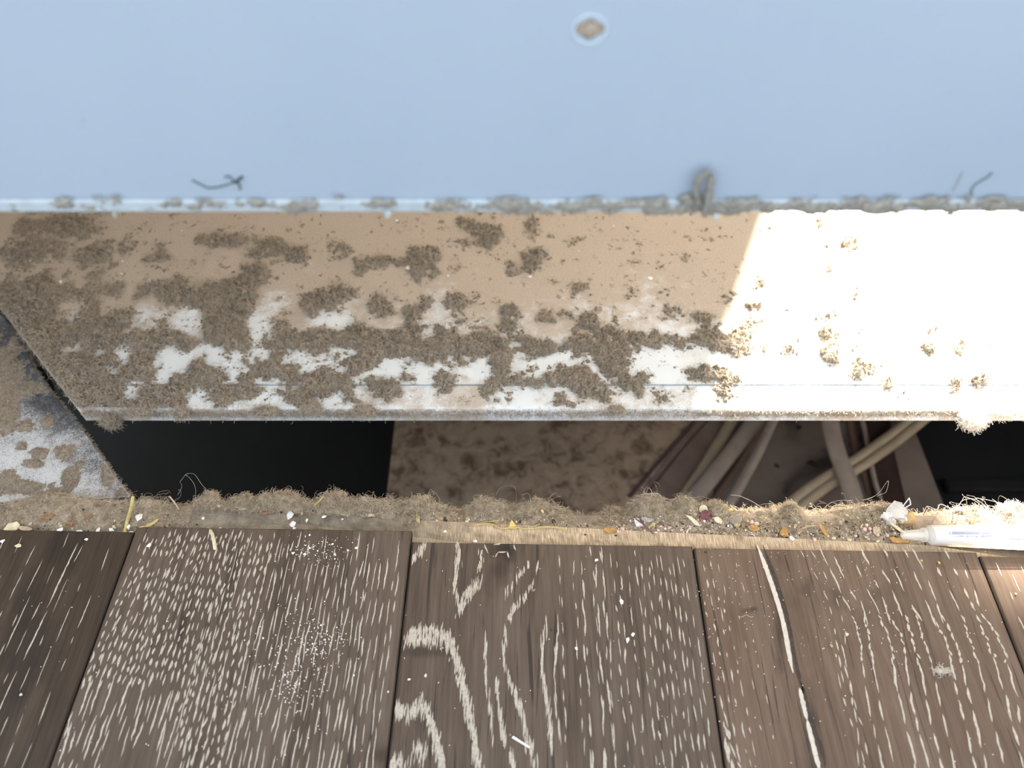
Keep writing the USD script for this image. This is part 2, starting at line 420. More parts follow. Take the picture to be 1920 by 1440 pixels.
class Dashes:
    """Flat white flecks that fill the open pores of a plank."""
    def __init__(self): self.v, self.f, self.n = [], [], 0
    def add(self, xy, ang, L, w, r):
        c, s = math.cos(ang), math.sin(ang)
        m = max(3, int(L / .0022))
        q = np.linspace(-.5, .5, m + 1)
        half = w * .5 * np.clip(1.25 - 1.1 * np.abs(2 * q) ** 2.5, .12, 1) * r.uniform(.65, 1.2, m + 1)
        mid = np.cumsum(r.normal(0, w * .22, m + 1))
        a = np.stack([q * L * s + (mid - half) * c, q * L * c - (mid - half) * s], 1)
        b = np.stack([q * L * s + (mid + half) * c, q * L * c - (mid + half) * s], 1)
        p = np.concatenate([a, b]) + xy
        self.v.append(np.c_[p, np.full(len(p), EPS + .00009 * ((len(self.v) * 0.618034) % 1))])
        i = np.arange(m) + self.n
        o = m + 1
        self.f.append(np.concatenate([np.stack([i, i + o, i + o + 1], 1), np.stack([i, i + o + 1, i + 1], 1)]))
        self.n += len(p)
    def ribbon(self, pts, w, r, z=0.0, n=40):
        q = spline([px(*p) for p in pts], n)
        t = np.gradient(q, axis=0)
        t /= np.linalg.norm(t, axis=1, keepdims=True)
        s_ = np.stack([-t[:, 1], t[:, 0]], 1)
        x = np.linspace(-1, 1, n)
        h = w * .5 * np.clip(1.15 - np.abs(x) ** 4, .1, 1) * (.75 + .6 * meshkit.fbm(np.c_[x * 9, x * 0, x * 0] + r.uniform(0, 90), 3, 5))[:, None].ravel()
        p = np.concatenate([q - s_ * h[:, None], q + s_ * h[:, None] * r.uniform(.8, 1.1, (n, 1))])
        self.v.append(np.c_[p, np.full(len(p), EPS + .0001 + z)])
        i = np.arange(n - 1) + self.n
        self.f.append(np.concatenate([np.stack([i, i + 1, i + n + 1], 1), np.stack([i, i + n + 1, i + n], 1)]))
        self.n += len(p)
    def build(self, name, m, k):
        return obj(name, trimesh.Trimesh(np.vstack(self.v), np.vstack(self.f), process=False), m, planks[k], kind='stuff')

def px(u, v): return at(u, v)[:2]
def inside(k, p, pad=.0015):
    s, t = p @ E, p @ D
    return edges[k] + pad < s < edges[k + 1] - pad and t < px(960, ends[k]) @ D - .001
def vp_angle(): return PL_ANG

def lines(dd, k, s_list, L, gap, w, r, tilt=0.0, keep=None, t_lo=.075):
    tmax = px(960, ends[k]) @ D
    for s in s_list:
        t = t_lo - r.uniform(0, L[1])
        s_now = s
        while t < tmax:
            l, g = r.uniform(*L), r.uniform(*gap)
            c = E * (s_now + r.normal(0, .0003)) + D * (t + l / 2)
            ww = r.uniform(*w)
            if inside(k, c) and t + l < tmax - .0008 and (keep is None or keep(c, r)):
                dd.add(c, PL_ANG + tilt + r.normal(0, .02), l, ww, r)
            t += l + g
            s_now = s + (t - .15) * math.tan(tilt) + r.normal(0, .00035)

def uv(c):
    a, b = project(np.array([c[0], c[1], 0]))
    return float(a), float(b)

# plank 2: dark, thin sparse lines
r = np.random.default_rng(21)
dd = Dashes()
lines(dd, 2, [edges[3] - o for o in (.012, .021, .030, .040, .049, .058, .069, .078)], (.004, .022), (.003, .016), (.0003, .0007), r, tilt=.02)
for o in (.0475, .0785, .034): lines(dd, 2, [edges[3] - o], (.02, .05), (.002, .006), (.0006, .0011), r, tilt=.03)
dd.build('grain_fill', 'grain_white', 2)
# plank 3: dense short flecks on the left, long lines on the right
r = np.random.default_rng(22)
dd = Dashes()
def keepL(c, r):
    a, b = uv(c)
    if b > 1395 and 185 < a < 335 and b > 1395 + abs(a - 260) * .35 - 8: return False
    if abs(b - (1085 + .22 * (a - 430))) < 7 or abs(b - (1165 + .2 * (a - 380))) < 6: return r.random() < .25
    return True
x = edges[3] + .003
while x < edges[3] + .088:
    f = (x - edges[3]) / .088
    lines(dd, 3, [x], (.0032, .0080), (.0006, .0022), (.0007, .00145), r, tilt=.07 * (1 - f), keep=lambda c, r: keepL(c, r) and not (uv(c)[1] > 1290 and uv(c)[0] < 330))
    lines(dd, 3, [x], (.009, .022), (.002, .006), (.0006, .0011), r, tilt=.02, keep=lambda c, r: keepL(c, r) and uv(c)[1] > 1296 and uv(c)[0] < 330)
    x += r.uniform(.0024, .0036)
while x < edges[4] - .003:
    lines(dd, 3, [x], (.006, .024), (.002, .008), (.00045, .00095), r, tilt=.01)
    x += r.uniform(.0024, .0044)
for o in (.060, .066, .071, .077, .086, .092): lines(dd, 3, [edges[3] + o], (.01, .03), (.002, .006), (.0004, .0008), r)
dd.build('grain_fill', 'grain_white', 3)
# plank 4: arched grain on the left, dashed lines on the right
r = np.random.default_rng(23)
dd = Dashes()
def cluster(pts, wid, L, n, tilt=0.0):
    """Flecks massed along a traced grain line; pts in picture pixels on the floor plane."""
    q = np.array([px(*p) for p in pts])
    d = np.r_[0, np.cumsum(np.linalg.norm(np.diff(q, axis=0), axis=1))]
    for _ in range(n):
        t = r.uniform(0, d[-1])
        c = np.array([np.interp(t, d, q[:, 0]), np.interp(t, d, q[:, 1])])
        c = c + E * r.normal(0, wid * .45) + D * r.normal(0, wid * .8)
        if inside(4, c): dd.add(c, PL_ANG + tilt + r.normal(0, .05), r.uniform(*L), r.uniform(.00035, .0008), r)
cluster([(745, 1200), (790, 1202), (838, 1196), (856, 1235), (868, 1290), (886, 1360), (896, 1440)], .0022, (.003, .008), 330)
cluster([(770, 1190), (800, 1182), (830, 1190)], .003, (.003, .008), 70)
cluster([(858, 1022), (862, 1060)], .0018, (.003, .009), 26)
cluster([(856, 1050), (853, 1100), (862, 1145)], .0009, (.003, .009), 40)
cluster([(862, 1150), (872, 1120), (902, 1090)], .0022, (.003, .007), 75)
cluster([(762, 1065), (778, 1045), (797, 1022)], .0016, (.003, .008), 50)
cluster([(734, 1310), (752, 1332), (768, 1340), (785, 1322), (802, 1335), (814, 1375), (834, 1445)], .0020, (.003, .008), 190)
cluster([(722, 1438), (745, 1428), (762, 1440)], .0025, (.003, .007), 60)
cluster([(757, 1150), (756, 1185)], .0007, (.003, .006), 10)
cluster([(950, 1112), (968, 1085), (992, 1058)], .0009, (.003, .006), 32)
cluster([(955, 1158), (968, 1135), (985, 1118)], .0014, (.003, .006), 34)
cluster([(985, 1118), (1000, 1095), (1008, 1060)], .0008, (.003, .006), 16)
cluster([(895, 1070), (905, 1050), (898, 1030)], .0010, (.003, .006), 22)
cluster([(930, 1275), (934, 1320), (944, 1380), (952, 1395)], .0007, (.005, .012), 34)
cluster([(947, 1180), (946, 1245), (962, 1300), (975, 1330)], .0009, (.004, .010), 34)
cluster([(965, 1300), (978, 1335), (990, 1390), (1002, 1440)], .0016, (.004, .010), 50)
cluster([(910, 1200), (912, 1280), (920, 1340), (925, 1400)], .0006, (.006, .014), 24)
cluster([(955, 1415), (965, 1440)], .0012, (.005, .01), 14)
cluster([(1026, 1165), (1016, 1210), (1018, 1270), (1030, 1340), (1034, 1395)], .0004, (.008, .018), 34)
cluster([(1050, 1120), (1042, 1230), (1040, 1300), (1052, 1390)], .0003, (.006, .016), 18)
cluster([(720, 1360), (745, 1340), (735, 1300)], .001, (.003, .008), 20)
cluster([(790, 1400), (780, 1430)], .003, (.004, .01), 20)
for (u0, v0, u1, v1) in ((908, 1020, 916, 1038), (925, 1022, 940, 1019), (933, 1036, 950, 1034), (952, 1034, 954, 1047), (928, 1045, 935, 1035), (964, 1020, 968, 1032)):
    a, b = px(u0, v0), px(u1, v1)
    e = b - a
    dd.add((a + b) / 2, math.atan2(e[0], e[1]), float(np.linalg.norm(e)), .0009, r)
so = (np.array([px(u, 1060) @ E for u in (1052, 1078, 1092, 1112, 1130, 1150, 1160, 1178, 1195, 1205, 1216, 1226, 1235, 1246, 1256, 1266, 1276, 1286)]))
lines(dd, 4, so, (.004, .012), (.002, .009), (.00045, .00095), r, tilt=-.012)
lines(dd, 4, [px(u, 1060) @ E for u in (1115, 1131, 1092)], (.008, .02), (.003, .01), (.0006, .0012), r)
dd.build('grain_fill', 'grain_white', 4)
# plank 5: one long white streak, bent rope-like lines on the right
r = np.random.default_rng(24)
dd, st, dk = Dashes(), Dashes(), Dashes()
def stroke(D_, pts, w, seg, r, k=5):
    q = spline([px(*p) for p in pts], 24)
    d = np.r_[0, np.cumsum(np.linalg.norm(np.diff(q, axis=0), axis=1))]
    t = r.uniform(0, .002)
    while t < d[-1]:
        l = r.uniform(*seg[0])
        c = np.array([np.interp(t + l / 2, d, q[:, 0]), np.interp(t + l / 2, d, q[:, 1])])
        c2 = np.array([np.interp(t + l / 2 + .001, d, q[:, 0]), np.interp(t + l / 2 + .001, d, q[:, 1])])
        e = c2 - c
        a = math.atan2(e[0], e[1]) if np.linalg.norm(e) > 1e-7 else PL_ANG + math.pi
        if inside(k, c): D_.add(c, a + r.normal(0, .02), min(l, d[-1]) * 1.04, w * r.uniform(.75, 1.2), r)
        t += l + r.uniform(*seg[1])
solid = ((.006, .010), (-.0012, -.0004))
st.ribbon([(1419, 1021), (1436, 1065), (1455, 1120), (1470, 1175), (1482, 1240), (1487, 1262)], .0027, r, .00006, 60)
st.ribbon([(1499, 1290), (1507, 1325), (1513, 1350)], .0022, r, .00006)
st.ribbon([(1513, 1349), (1524, 1395), (1537, 1445)], .0024, r, .00006)
dk.ribbon([(1430, 1021), (1448, 1070), (1467, 1125), (1480, 1175), (1493, 1245), (1507, 1300)], .0022, r, 0, 60)
stroke(dk, [(1415, 1021), (1430, 1060), (1448, 1115)], .0006, ((.005, .01), (.001, .004)), r)
dk.ribbon([(1503, 1280), (1512, 1318), (1521, 1350), (1532, 1380), (1547, 1440)], .0020, r, 0, 50)
st.build('white_streak', 'streak_white', 5)
dk.build('dark_split', 'grain_dark', 5)
for i, u in enumerate((1538, 1556, 1590, 1612, 1634, 1655, 1690, 1708, 1738, 1768, 1786)):
    j = 6 * math.sin(i * 1.7)
    p = [(u, 1024), (u + 26 + i * .6, 1085), (u + 58 + j, 1150), (u + 74 + i, 1200 + j), (u + 79 + i * 2.2, 1240), (u + 90 + i * 3, 1310), (u + 120 + i * 3.4, 1445)]
    q = [(a, b) for a, b in p]
    stroke(dd, q[:3], .0009 if i < 3 else .0013, ((.004, .016), (.0015, .010)), r)
    stroke(dd, q[2:5], .0013, ((.0022, .0050), (-.0006, .0010)), r)
    stroke(dd, q[4:], .0012 if i > 1 else .0009, ((.006, .018), (.0008, .006)), r)
for i, u in enumerate((1500, 1518)):
    stroke(dd, [(u, 1030), (u + 40, 1100), (u + 65, 1180), (u + 68, 1240), (u + 85, 1320), (u + 110, 1440)], .0007, ((.002, .008), (.003, .012)), r)
for (a, b) in (((1566, 1195), (1580, 1270)), ((1592, 1270), (1620, 1440)), ((1575, 1205), (1606, 1330))):
    stroke(dd, [a, b], .0008, ((.004, .010), (.001, .003)), r)
lines(dd, 5, [px(u, 1100) @ E for u in (1318, 1331, 1345, 1358)], (.002, .010), (.002, .010), (.0004, .0010), r, tilt=-.035)
lines(dd, 5, [px(u, 1100) @ E for u in (1378, 1395)], (.002, .006), (.008, .030), (.0003, .0006), r, tilt=-.035)
stroke(dd, [(1357, 1350), (1364, 1390), (1375, 1440)], .0018, ((.006, .012), (-.001, .001)), r)
stroke(dd, [(1336, 1300), (1350, 1320), (1368, 1385), (1392, 1440)], .001, ((.003, .010), (.001, .004)), r)
dd.build('grain_fill', 'grain_white', 5)
r = np.random.default_rng(25)
dd = Dashes()
lines(dd, 6, [edges[6] + o for o in (.010, .016, .024, .029, .036, .045)], (.004, .014), (.002, .010), (.0005, .0011), r, tilt=-.02)
dd.build('grain_fill', 'grain_white', 6)
for k in (0, 1, 7, 8):
    dd = Dashes()
    lines(dd, k, np.arange(edges[k] + .01, edges[k + 1] - .005, .011), (.006, .018), (.004, .014), (.0005, .001), r, t_lo=.0)
    dd.build('grain_fill', 'grain_white', k)
r = np.random.default_rng(26)
for k, n_, L_ in ((2, 16, .05), (3, 46, .035), (4, 60, .03), (5, 34, .05), (6, 12, .04)):
    dd = Dashes()
    for _ in range(n_):
        s0_ = r.uniform(edges[k] + (.085 if k == 3 else .004), edges[k + 1] - .004)
        t0_ = r.uniform(.08, .21)
        l_ = L_ * r.uniform(.4, 1.5)
        c_ = E * s0_ + D * t0_
        if inside(k, c_) and inside(k, c_ + D * l_ / 2): dd.add(c_, PL_ANG + r.normal(0, .03), l_, r.uniform(.0002, .0006), r)
    for v_ in dd.v: v_[:, 2] -= .00004
    dd.build('dark_grain', 'grain_dark', k)
struct('seam_filler', box(-.9, .9, -.4, .205, -.0084, -.0080), 'seam_dark', floor)

# the cut boards under the planks
XL, XR = -.95, .95
def edge_line(z):  # the pale fibreboard's edge runs slightly askew
    a, b = at(340, 953, z)[:2], at(1715, 1021, z)[:2]
    g = (b[1] - a[1]) / (b[0] - a[0])
    return lambda x: a[1] + g * (x - a[0])
ZU = -.0045
el = edge_line(ZU)
und = prism([(XL, .12), (XR, .12), (XR, min(el(XR), .1)), (.255, el(.255)), (.0, el(0)), (-.235, el(-.235)), (-.34, .2235), (XL, .2235)], -.0079, ZU)
und = und.subdivide_to_size(.006)
vv = np.array(und.vertices)
top = vv[:, 2] > ZU - .0005
vv[top, 2] += .0006 * (meshkit.fbm(np.c_[vv[top, 0] * 900, vv[top, 1] * 120, vv[top, 0] * 0], 2, 3) - .6)
und.vertices = vv
struct('underlay_board', und, 'underlay', floor)
YS = .2425
struct('subfloor_board', box(XL, XR, -.42, YS, -.034, -.0086, .001), 'subfloor', floor)

# ------------------------------------------------------------------ the hollow below the floor
PZ = -.34
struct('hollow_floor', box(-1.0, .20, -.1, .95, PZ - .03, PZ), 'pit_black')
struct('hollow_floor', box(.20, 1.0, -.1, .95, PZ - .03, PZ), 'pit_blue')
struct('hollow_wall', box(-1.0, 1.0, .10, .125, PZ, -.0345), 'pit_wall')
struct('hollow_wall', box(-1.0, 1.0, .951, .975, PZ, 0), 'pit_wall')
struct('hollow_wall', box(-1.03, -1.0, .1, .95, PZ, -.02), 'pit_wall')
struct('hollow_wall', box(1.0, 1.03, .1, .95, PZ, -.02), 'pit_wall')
# a dark rail lying across the right end of the hollow
a = at(1772, 912, PZ)
rail = box(a[0] - .005, .98, a[1] - .012, a[1] + .004, PZ, PZ + .012, .002)
obj('floor_rail', rail, 'pit_blue', label='dark blue-black rail across the right end of the hollow', cat='rail')

# ------------------------------------------------------------------ the dusty ledge
ZL = 0.0
YF = at(960, 766)[1]              # front of the ledge
YG = at(960, 721)[1]              # groove behind its front strip
LX1 = 1.0
cutA, cutB = at(-4, 572)[:2], at(152, 775)[:2]      # its left end is cut at a slant
def cut_x(y): return cutA[0] + (cutB[0] - cutA[0]) * (y - cutA[1]) / (cutB[1] - cutA[1])
YB = .95

ELL = """540,640,42,26 600,640,42,24 660,635,52,30 700,650,38,28 740,655,42,30 790,655,42,28 830,650,42,32 880,650,32,27 905,640,27,20 945,675,22,30
985,652,24,9 1030,650,42,11 1085,646,24,14 1110,655,32,26 1145,660,32,38 1165,690,24,28 1188,712,34,15 1215,637,46,12 1275,640,24,10 1330,635,32,18 1385,645,30,24
775,600,12,36 800,570,18,16 860,570,27,21 960,600,20,20 1105,605,22,22 715,570,15,22 640,550,24,12 590,565,32,20 670,685,20,22 835,715,20,17 930,725,20,19
1000,714,46,11 1050,714,30,16 1090,717,32,20 1200,725,26,12 1240,742,15,10 1330,706,40,15 1362,710,26,14 720,720,25,20 610,717,48,30 540,692,42,30 430,612,42,48
440,560,42,32 350,560,62,27 310,602,20,20 390,700,42,20 470,690,42,26 190,640,62,27 260,642,72,20 330,642,42,15 905,425,36,15 920,442,20,26 1000,420,12,24 870,456,14,10
790,480,27,20 792,502,24,26 725,485,42,10 1010,490,26,18 960,500,15,9 860,500,10,8 1085,455,16,8 1085,545,9,18 1182,550,12,10 1250,570,10,26 1270,586,22,8 1312,596,26,10
1040,592,22,9 1060,592,14,8 1590,455,15,8 1550,507,9,14 1545,462,7,7 1600,545,5,20 1470,590,10,5 1560,595,6,4 1480,650,16,10 1555,650,16,30 1620,690,22,17 1615,620,9,8
1750,615,12,10 1745,660,15,9 1800,660,14,13 1855,650,11,6 1660,722,15,8 1790,717,14,12 1832,717,20,13 1877,767,16,9 1525,420,14,9 1430,535,12,12 1415,580,12,16 1502,640,10,8
1700,740,18,7 1600,640,16,5 1545,600,20,5 80,560,55,35 60,640,50,50 150,590,40,30 110,690,60,40 200,700,60,36 270,690,40,30 160,745,70,22 330,735,60,24 250,760,50,14 480,745,40,16
520,600,22,16 390,590,25,22 290,550,26,14 240,600,24,18 60,470,50,24 180,480,40,16 300,480,30,12 130,430,50,14 40,420,30,16 420,450,40,14 500,470,30,20 560,480,22,14 470,520,24,16
640,470,14,14 680,500,18,12 1180,640,20,8 1290,480,10,6 1320,430,10,6 1370,560,12,8 1120,480,9,6 1200,490,10,5 1240,500,8,8 1150,700,14,22 760,650,60,22 770,700,20,12 650,735,22,14
1130,740,22,10 1060,745,24,8 900,690,12,10 996,680,10,9 560,745,40,14 430,740,30,16 960,640,26,8 1410,610,20,12 1440,655,12,8 1365,735,24,8""".split()
ELL = np.array([[float(q) for q in e.split(',')] for e in ELL])

BARE = [(135, 585, 30, 26), (280, 590, 28, 24), (345, 592, 32, 28), (480, 605, 28, 28), (190, 652, 15, 14), (225, 657, 10, 18), (210, 690, 13, 14), (320, 675, 30, 22), (410, 672, 17, 22), (450, 686, 34, 20), (560, 676, 20, 20), (590, 690, 14, 10),
        (245, 744, 14, 18), (370, 744, 24, 15), (500, 748, 20, 12), (620, 745, 30, 10), (520, 560, 30, 20), (600, 600, 24, 14), (640, 605, 20, 16), (740, 690, 24, 18), (800, 690, 30, 14), (900, 690, 20, 16)]

def clump_mask(p):
    """How thickly lint has caught on the ledge, 0..1."""
    u, v = project(p)
    q = np.c_[p[:, 0], p[:, 1], np.zeros(len(p))]
    w1 = (meshkit.fbm(q * 90, 3, 11) - .5) * 1.15 + (meshkit.fbm(q * 420, 3, 19) - .5) * .8
    w2 = (meshkit.fbm(q * 90, 3, 12) - .5) * 1.0
    u = u + 34 * (meshkit.fbm(q * 75, 3, 13) - .5) + 22 * (meshkit.fbm(q * 260, 2, 14) - .5)
    v = v + 34 * (meshkit.fbm(q * 75, 3, 15) - .5) + 26 * (meshkit.fbm(q * 260, 2, 16) - .5)
    patchy = meshkit.fbm(q * 150, 3, 17)
    out = np.zeros(len(p))
    for a, b, ra, rb in ELL:
        d2 = ((u - a) / ra) ** 2 + ((v - b) / rb) ** 2
        near = d2 < 6
        if near.any():
            d = np.sqrt(d2[near]) + w1[near] * .9
            size = min(1.0, .35 + (ra * rb) / 700.0)
            out[near] = np.maximum(out[near], np.clip(1.45 - d, 0, 1) * size)
    left = np.clip((500 - u) / 470, 0, 1) * np.clip((v - 400) / 160, .62, 1)
    out = np.maximum(out, np.clip(left * .95 + w2 * 1.2 + w1 * .45 - .30, 0, .75))
    out = np.clip(out - np.clip(.52 - patchy, 0, 1) * 1.6, 0, 1)
    for a, b, ra, rb in BARE:
        d = np.hypot((u - a) / ra, (v - b) / rb) + w1 * .9
        out *= 1 - np.clip(1.6 - d, 0, 1) * .9
    return out

def grid_mesh(xs, ys, z, keep=None):
    X, Y = np.meshgrid(xs, ys, indexing='ij')
    v = np.stack([X, Y, z], -1).reshape(-1, 3)
    i = np.arange(X.size).reshape(X.shape)
    f = np.stack([i[:-1, :-1], i[1:, :-1], i[1:, 1:], i[:-1, 1:]], -1).reshape(-1, 4)
    if keep is not None:
        f = f[keep.reshape(-1)[f].any(1)]
    f = np.vstack([f[:, [0, 1, 2]], f[:, [0, 2, 3]]])
    used = np.unique(f)
    new = np.full(len(v), -1)
    new[used] = np.arange(len(used))
    return v[used], new[f], used

ledge = UsdGeom.Xform.Define(stage, '/World/ledge').GetPrim()
tag(ledge, 'white-painted wooden ledge caked with tan dust, behind the gap', 'ledge')

def dust_of(p):
    u, v = project(p)
    q = np.c_[p[:, 0], p[:, 1] * .8, np.zeros(len(p))]
    d = np.interp(v, [380, 470, 560, 620, 650, 700, 722, 723, 770], [1.0, .92, .70, .50, .30, .24, .30, .38, .46])
    for a, b, ra, rb in BARE:
        d = d - .30 * np.clip(1.6 - np.hypot((u - a) / ra, (v - b) / rb), 0, 1)
    d = d + np.clip((450 - u) / 450, 0, 1) * .30 + (meshkit.fbm(q * 38, 4, 5) - .5) * .55
    return d

def slab(x_of_left, y0, y1, zt, zb, round_front, m, name):
    xs_t = np.linspace(0, 1, 420)
    ys = np.r_[np.linspace(y0, y1, max(8, int((min(y1, .62) - y0) / .0015)))] if y1 < .62 else np.r_[np.linspace(y0, .60, 180), np.linspace(.62, y1, 12)]
    if round_front:
        ys = np.r_[y0 - .0, y0 + .0008, y0 + .002, ys[2:]]
    XT, Y = np.meshgrid(xs_t, ys, indexing='ij')
    X = x_of_left(Y) + XT * (LX1 - x_of_left(Y))
    Z = np.full_like(X, zt)
    if round_front:
        Z[:, 0] = zt - .0022; Z[:, 1] = zt - .0008; Z[:, 2] = zt - .0002
    v = np.stack([X, Y, Z], -1).reshape(-1, 3)
    i = np.arange(X.size).reshape(X.shape)
    f = np.stack([i[:-1, :-1], i[1:, :-1], i[1:, 1:], i[:-1, 1:]], -1).reshape(-1, 4)
    rim = np.r_[i[:, 0], i[-1, 1:], i[::-1, -1][1:], i[0, ::-1][1:-1]]
    low = v[rim].copy()
    low[:, 2] = zb
    b = len(v) + np.arange(len(rim))
    f2 = np.stack([np.roll(rim, -1), rim, b, np.roll(b, -1)], -1)
    v = np.vstack([v, low])
    f = np.vstack([f, f2])
    p = usdkit.mesh(stage, where(ledge, name), (v, np.vstack([f[:, [0, 1, 2]], f[:, [0, 2, 3]]])), M[m], False)
    primvar(p, 'dust', dust_of(v))
    return p

slab(cut_x, YG + .0006, YB - .001, ZL, ZL - .016, False, 'ledge_paint', 'board')
slab(cut_x, YF, YG - .0004, ZL - .0008, ZL - .014, True, 'ledge_paint', 'front_strip')

# lint lying on the ledge
def fibres(base, n_pts, L, rise, r, flat=1.0):
    """Curly threads that start at the base points."""
    n = len(base)
    a = r.uniform(0, 2 * np.pi, n)
    l = r.uniform(L[0], L[1], n)
    out = np.empty((n, n_pts, 3))
    out[:, 0] = base
    up = r.uniform(-.1, 1.0, n)
    for k in range(1, n_pts):
        a = a + r.normal(0, .75, n)
        up = up + r.normal(-.42, .45, n)
        st = l / (n_pts - 1)
        out[:, k, 0] = out[:, k - 1, 0] + np.cos(a) * st
        out[:, k, 1] = out[:, k - 1, 1] + np.sin(a) * st * flat
        out[:, k, 2] = out[:, k - 1, 2] + np.clip(up, -1, 1) * st * rise
    return out

from scipy.ndimage import zoom, gaussian_filter
xs = np.arange(-.42, .50, .0012)
ys = np.arange(YF + .0008, .585, .0012)
X, Y = np.meshgrid(xs, ys, indexing='ij')
mc = clump_mask(np.stack([X.ravel(), Y.ravel(), np.zeros(X.size)], 1)).reshape(X.shape)
ZOOM = 2
mk = zoom(mc, ZOOM, order=1, grid_mode=False)
xs, ys = np.linspace(xs[0], xs[-1], mk.shape[0]), np.linspace(ys[0], ys[-1], mk.shape[1])
X, Y = np.meshgrid(xs, ys, indexing='ij')
P = np.stack([X.ravel(), Y.ravel(), np.zeros(X.size)], 1)
fine = meshkit.fbm(P * 750, 3, 43)
mk = mk.ravel()
mk = np.where(mk > .02, np.clip(mk * np.where(project(P)[0] > 1420, 1.05, np.interp(project(P)[1], [400, 560, 640], [.70, .84, 1])) + (fine - .5) * .95, 0, 1), 0)
uu, vv_ = project(P)
on_ledge = P[:, 0] > cut_x(P[:, 1]) + .0012
mk[~on_ledge | (uu > 2040)] = 0
hz = np.where(P[:, 1] < YG, ZL - .0008, ZL)
hz_off = np.clip(mk - .34, 0, 1) * np.where(uu > 1420, .0085, .0060) * (.2 + 1.5 * fine)
keep = (mk > .36).reshape(X.shape)
v, f, used = grid_mesh(xs, ys, (hz + .00010 + hz_off).reshape(X.shape), keep)
lint = UsdGeom.Xform.Define(stage, where(None, 'lint_layer')).GetPrim()
tag(lint, 'matted grey-brown lint in ragged patches all over the dusty ledge', 'lint', kind='stuff')
obj('felt', (v, f), 'lint', lint, smooth=True, kind='stuff')
r = np.random.default_rng(51)
wgt = np.where(mk > .22, mk ** 1.2, 0)
pick = r.choice(len(P), 100000, p=wgt / wgt.sum())
base = P[pick] + r.uniform(-.0004, .0004, (len(pick), 3)) * [1, 1, 0]
base[:, 2] = hz[pick] + hz_off[pick] + .0001
fb = fibres(base, 6, (.0016, .0052), .8, r)
fb[..., 2] = np.maximum(fb[..., 2], ZL + .0002 - .0008 * (fb[..., 1] < YG))
curves('fibres', fb, .00016, 'lint_fibre', lint, kind='stuff')
# small knots of lint between the patches
wk = np.where(on_ledge & (mk < .15), np.interp(uu, [0, 700, 1400, 1480, 1900], [1.0, .8, .7, .16, .10]) * np.interp(vv_, [390, 640, 660, 770], [1, .8, .8, .6]), 0) / np.maximum((EYE[2] / .3), 1)
pick = r.choice(len(P), 1000, p=wk / wk.sum())
per = np.clip(r.gamma(1.1, 4.5, len(pick)).astype(int), 2, 30)
rep_ = np.repeat(np.arange(len(pick)), per)
base = P[pick][rep_] + r.normal(0, 1, (len(rep_), 3)) * [.00055, .00075, 0] * np.sqrt(per[rep_] / 6)[:, None]
base[:, 2] = np.where(base[:, 1] < YG, ZL - .0008, ZL) + .0002
ok_ = (base[:, 0] > cut_x(base[:, 1]) + .001) & (base[:, 1] > YF + .0005)
fb = fibres(base[ok_], 5, (.0010, .0030), .35, r)
fb[..., 2] = np.maximum(fb[..., 2], ZL + .0002 - .0008 * (fb[..., 1] < YG))
curves('stray_fibres', fb, .00016, 'lint_knot', lint, kind='stuff')

# the fluffy fringe that hangs from the front of the ledge
def fluff_ball(c, rx, ry, rz, n, r, core='lint', fib='lint_fibre', parent=None, name='lint_clump', label=None, cat='lint clump', group=None, L=(.002, .007), width=.00017):
    t = thing(name, label, cat, c, group) if parent is None else parent
    m = trimesh.creation.icosphere(3)
    v = np.array(m.vertices)
    v *= (.55 + .75 * meshkit.fbm(v * 2.2 + np.array(c) * 91, 4, 3))[:, None]
    m.vertices = v * [rx, ry, rz]
    off = np.zeros(3) if parent is None else np.array(c)
    obj('felt', moved(m, off), core, t, smooth=True)
    d = r.normal(size=(n, 3))
    d /= np.linalg.norm(d, axis=1, keepdims=True)
    k = r.integers(0, len(v), n)
    base = np.array(m.vertices)[k] * r.uniform(.8, 1.05, (n, 1)) + off
    fb = np.empty((n, 6, 3))
    fb[:, 0] = base
    dr = v[k] / np.linalg.norm(v[k], axis=1, keepdims=True) + r.normal(0, .6, (n, 3))
    l = r.uniform(*L, n)[:, None] / 5
    for q in range(1, 6):
        dr = dr + r.normal(0, .75, (n, 3)) - [0, 0, .05]
        dr /= np.linalg.norm(dr, axis=1, keepdims=True)
        fb[:, q] = fb[:, q - 1] + dr * l
    curves('fibres', fb, width, fib, t, kind='stuff')
    return t

r = np.random.default_rng(52)
fr_u = np.r_[r.uniform(150, 520, 1700), r.uniform(520, 760, 1500), r.uniform(760, 1300, 1400), r.uniform(1300, 1920, 2600), r.uniform(1920, 2050, 300)]
base = np.array([at(u, 766) for u in fr_u])
base[:, 1] = YF - r.uniform(-.0008, .0006, len(base))
base[:, 2] = ZL - r.uniform(.001, .008, len(base))
n = len(base)
fb = np.empty((n, 6, 3))
fb[:, 0] = base
dr = np.c_[r.normal(0, .6, n), -np.abs(r.normal(.5, .4, n)), r.normal(-.6, .4, n)]
l = (r.uniform(.001, .006, n) * np.where(r.random(n) < .2, 1.3, .7))[:, None] / 5
for q in range(1, 6):
    dr = dr + np.c_[r.normal(0, .7, n), r.normal(0, .5, n), r.normal(-.15, .5, n)]
    dr /= np.linalg.norm(dr, axis=1, keepdims=True)
    fb[:, q] = fb[:, q - 1] + dr * l
    fb[:, q, 1] = np.minimum(fb[:, q, 1], YF - .0002)
fringe = UsdGeom.Xform.Define(stage, where(None, 'lint_fringe')).GetPrim()
tag(fringe, "thin fringe of loose fibres hanging from the ledge's front edge", 'lint', kind='stuff')
curves('fibres', fb, .00020, 'lint_fibre', fringe, kind='stuff')

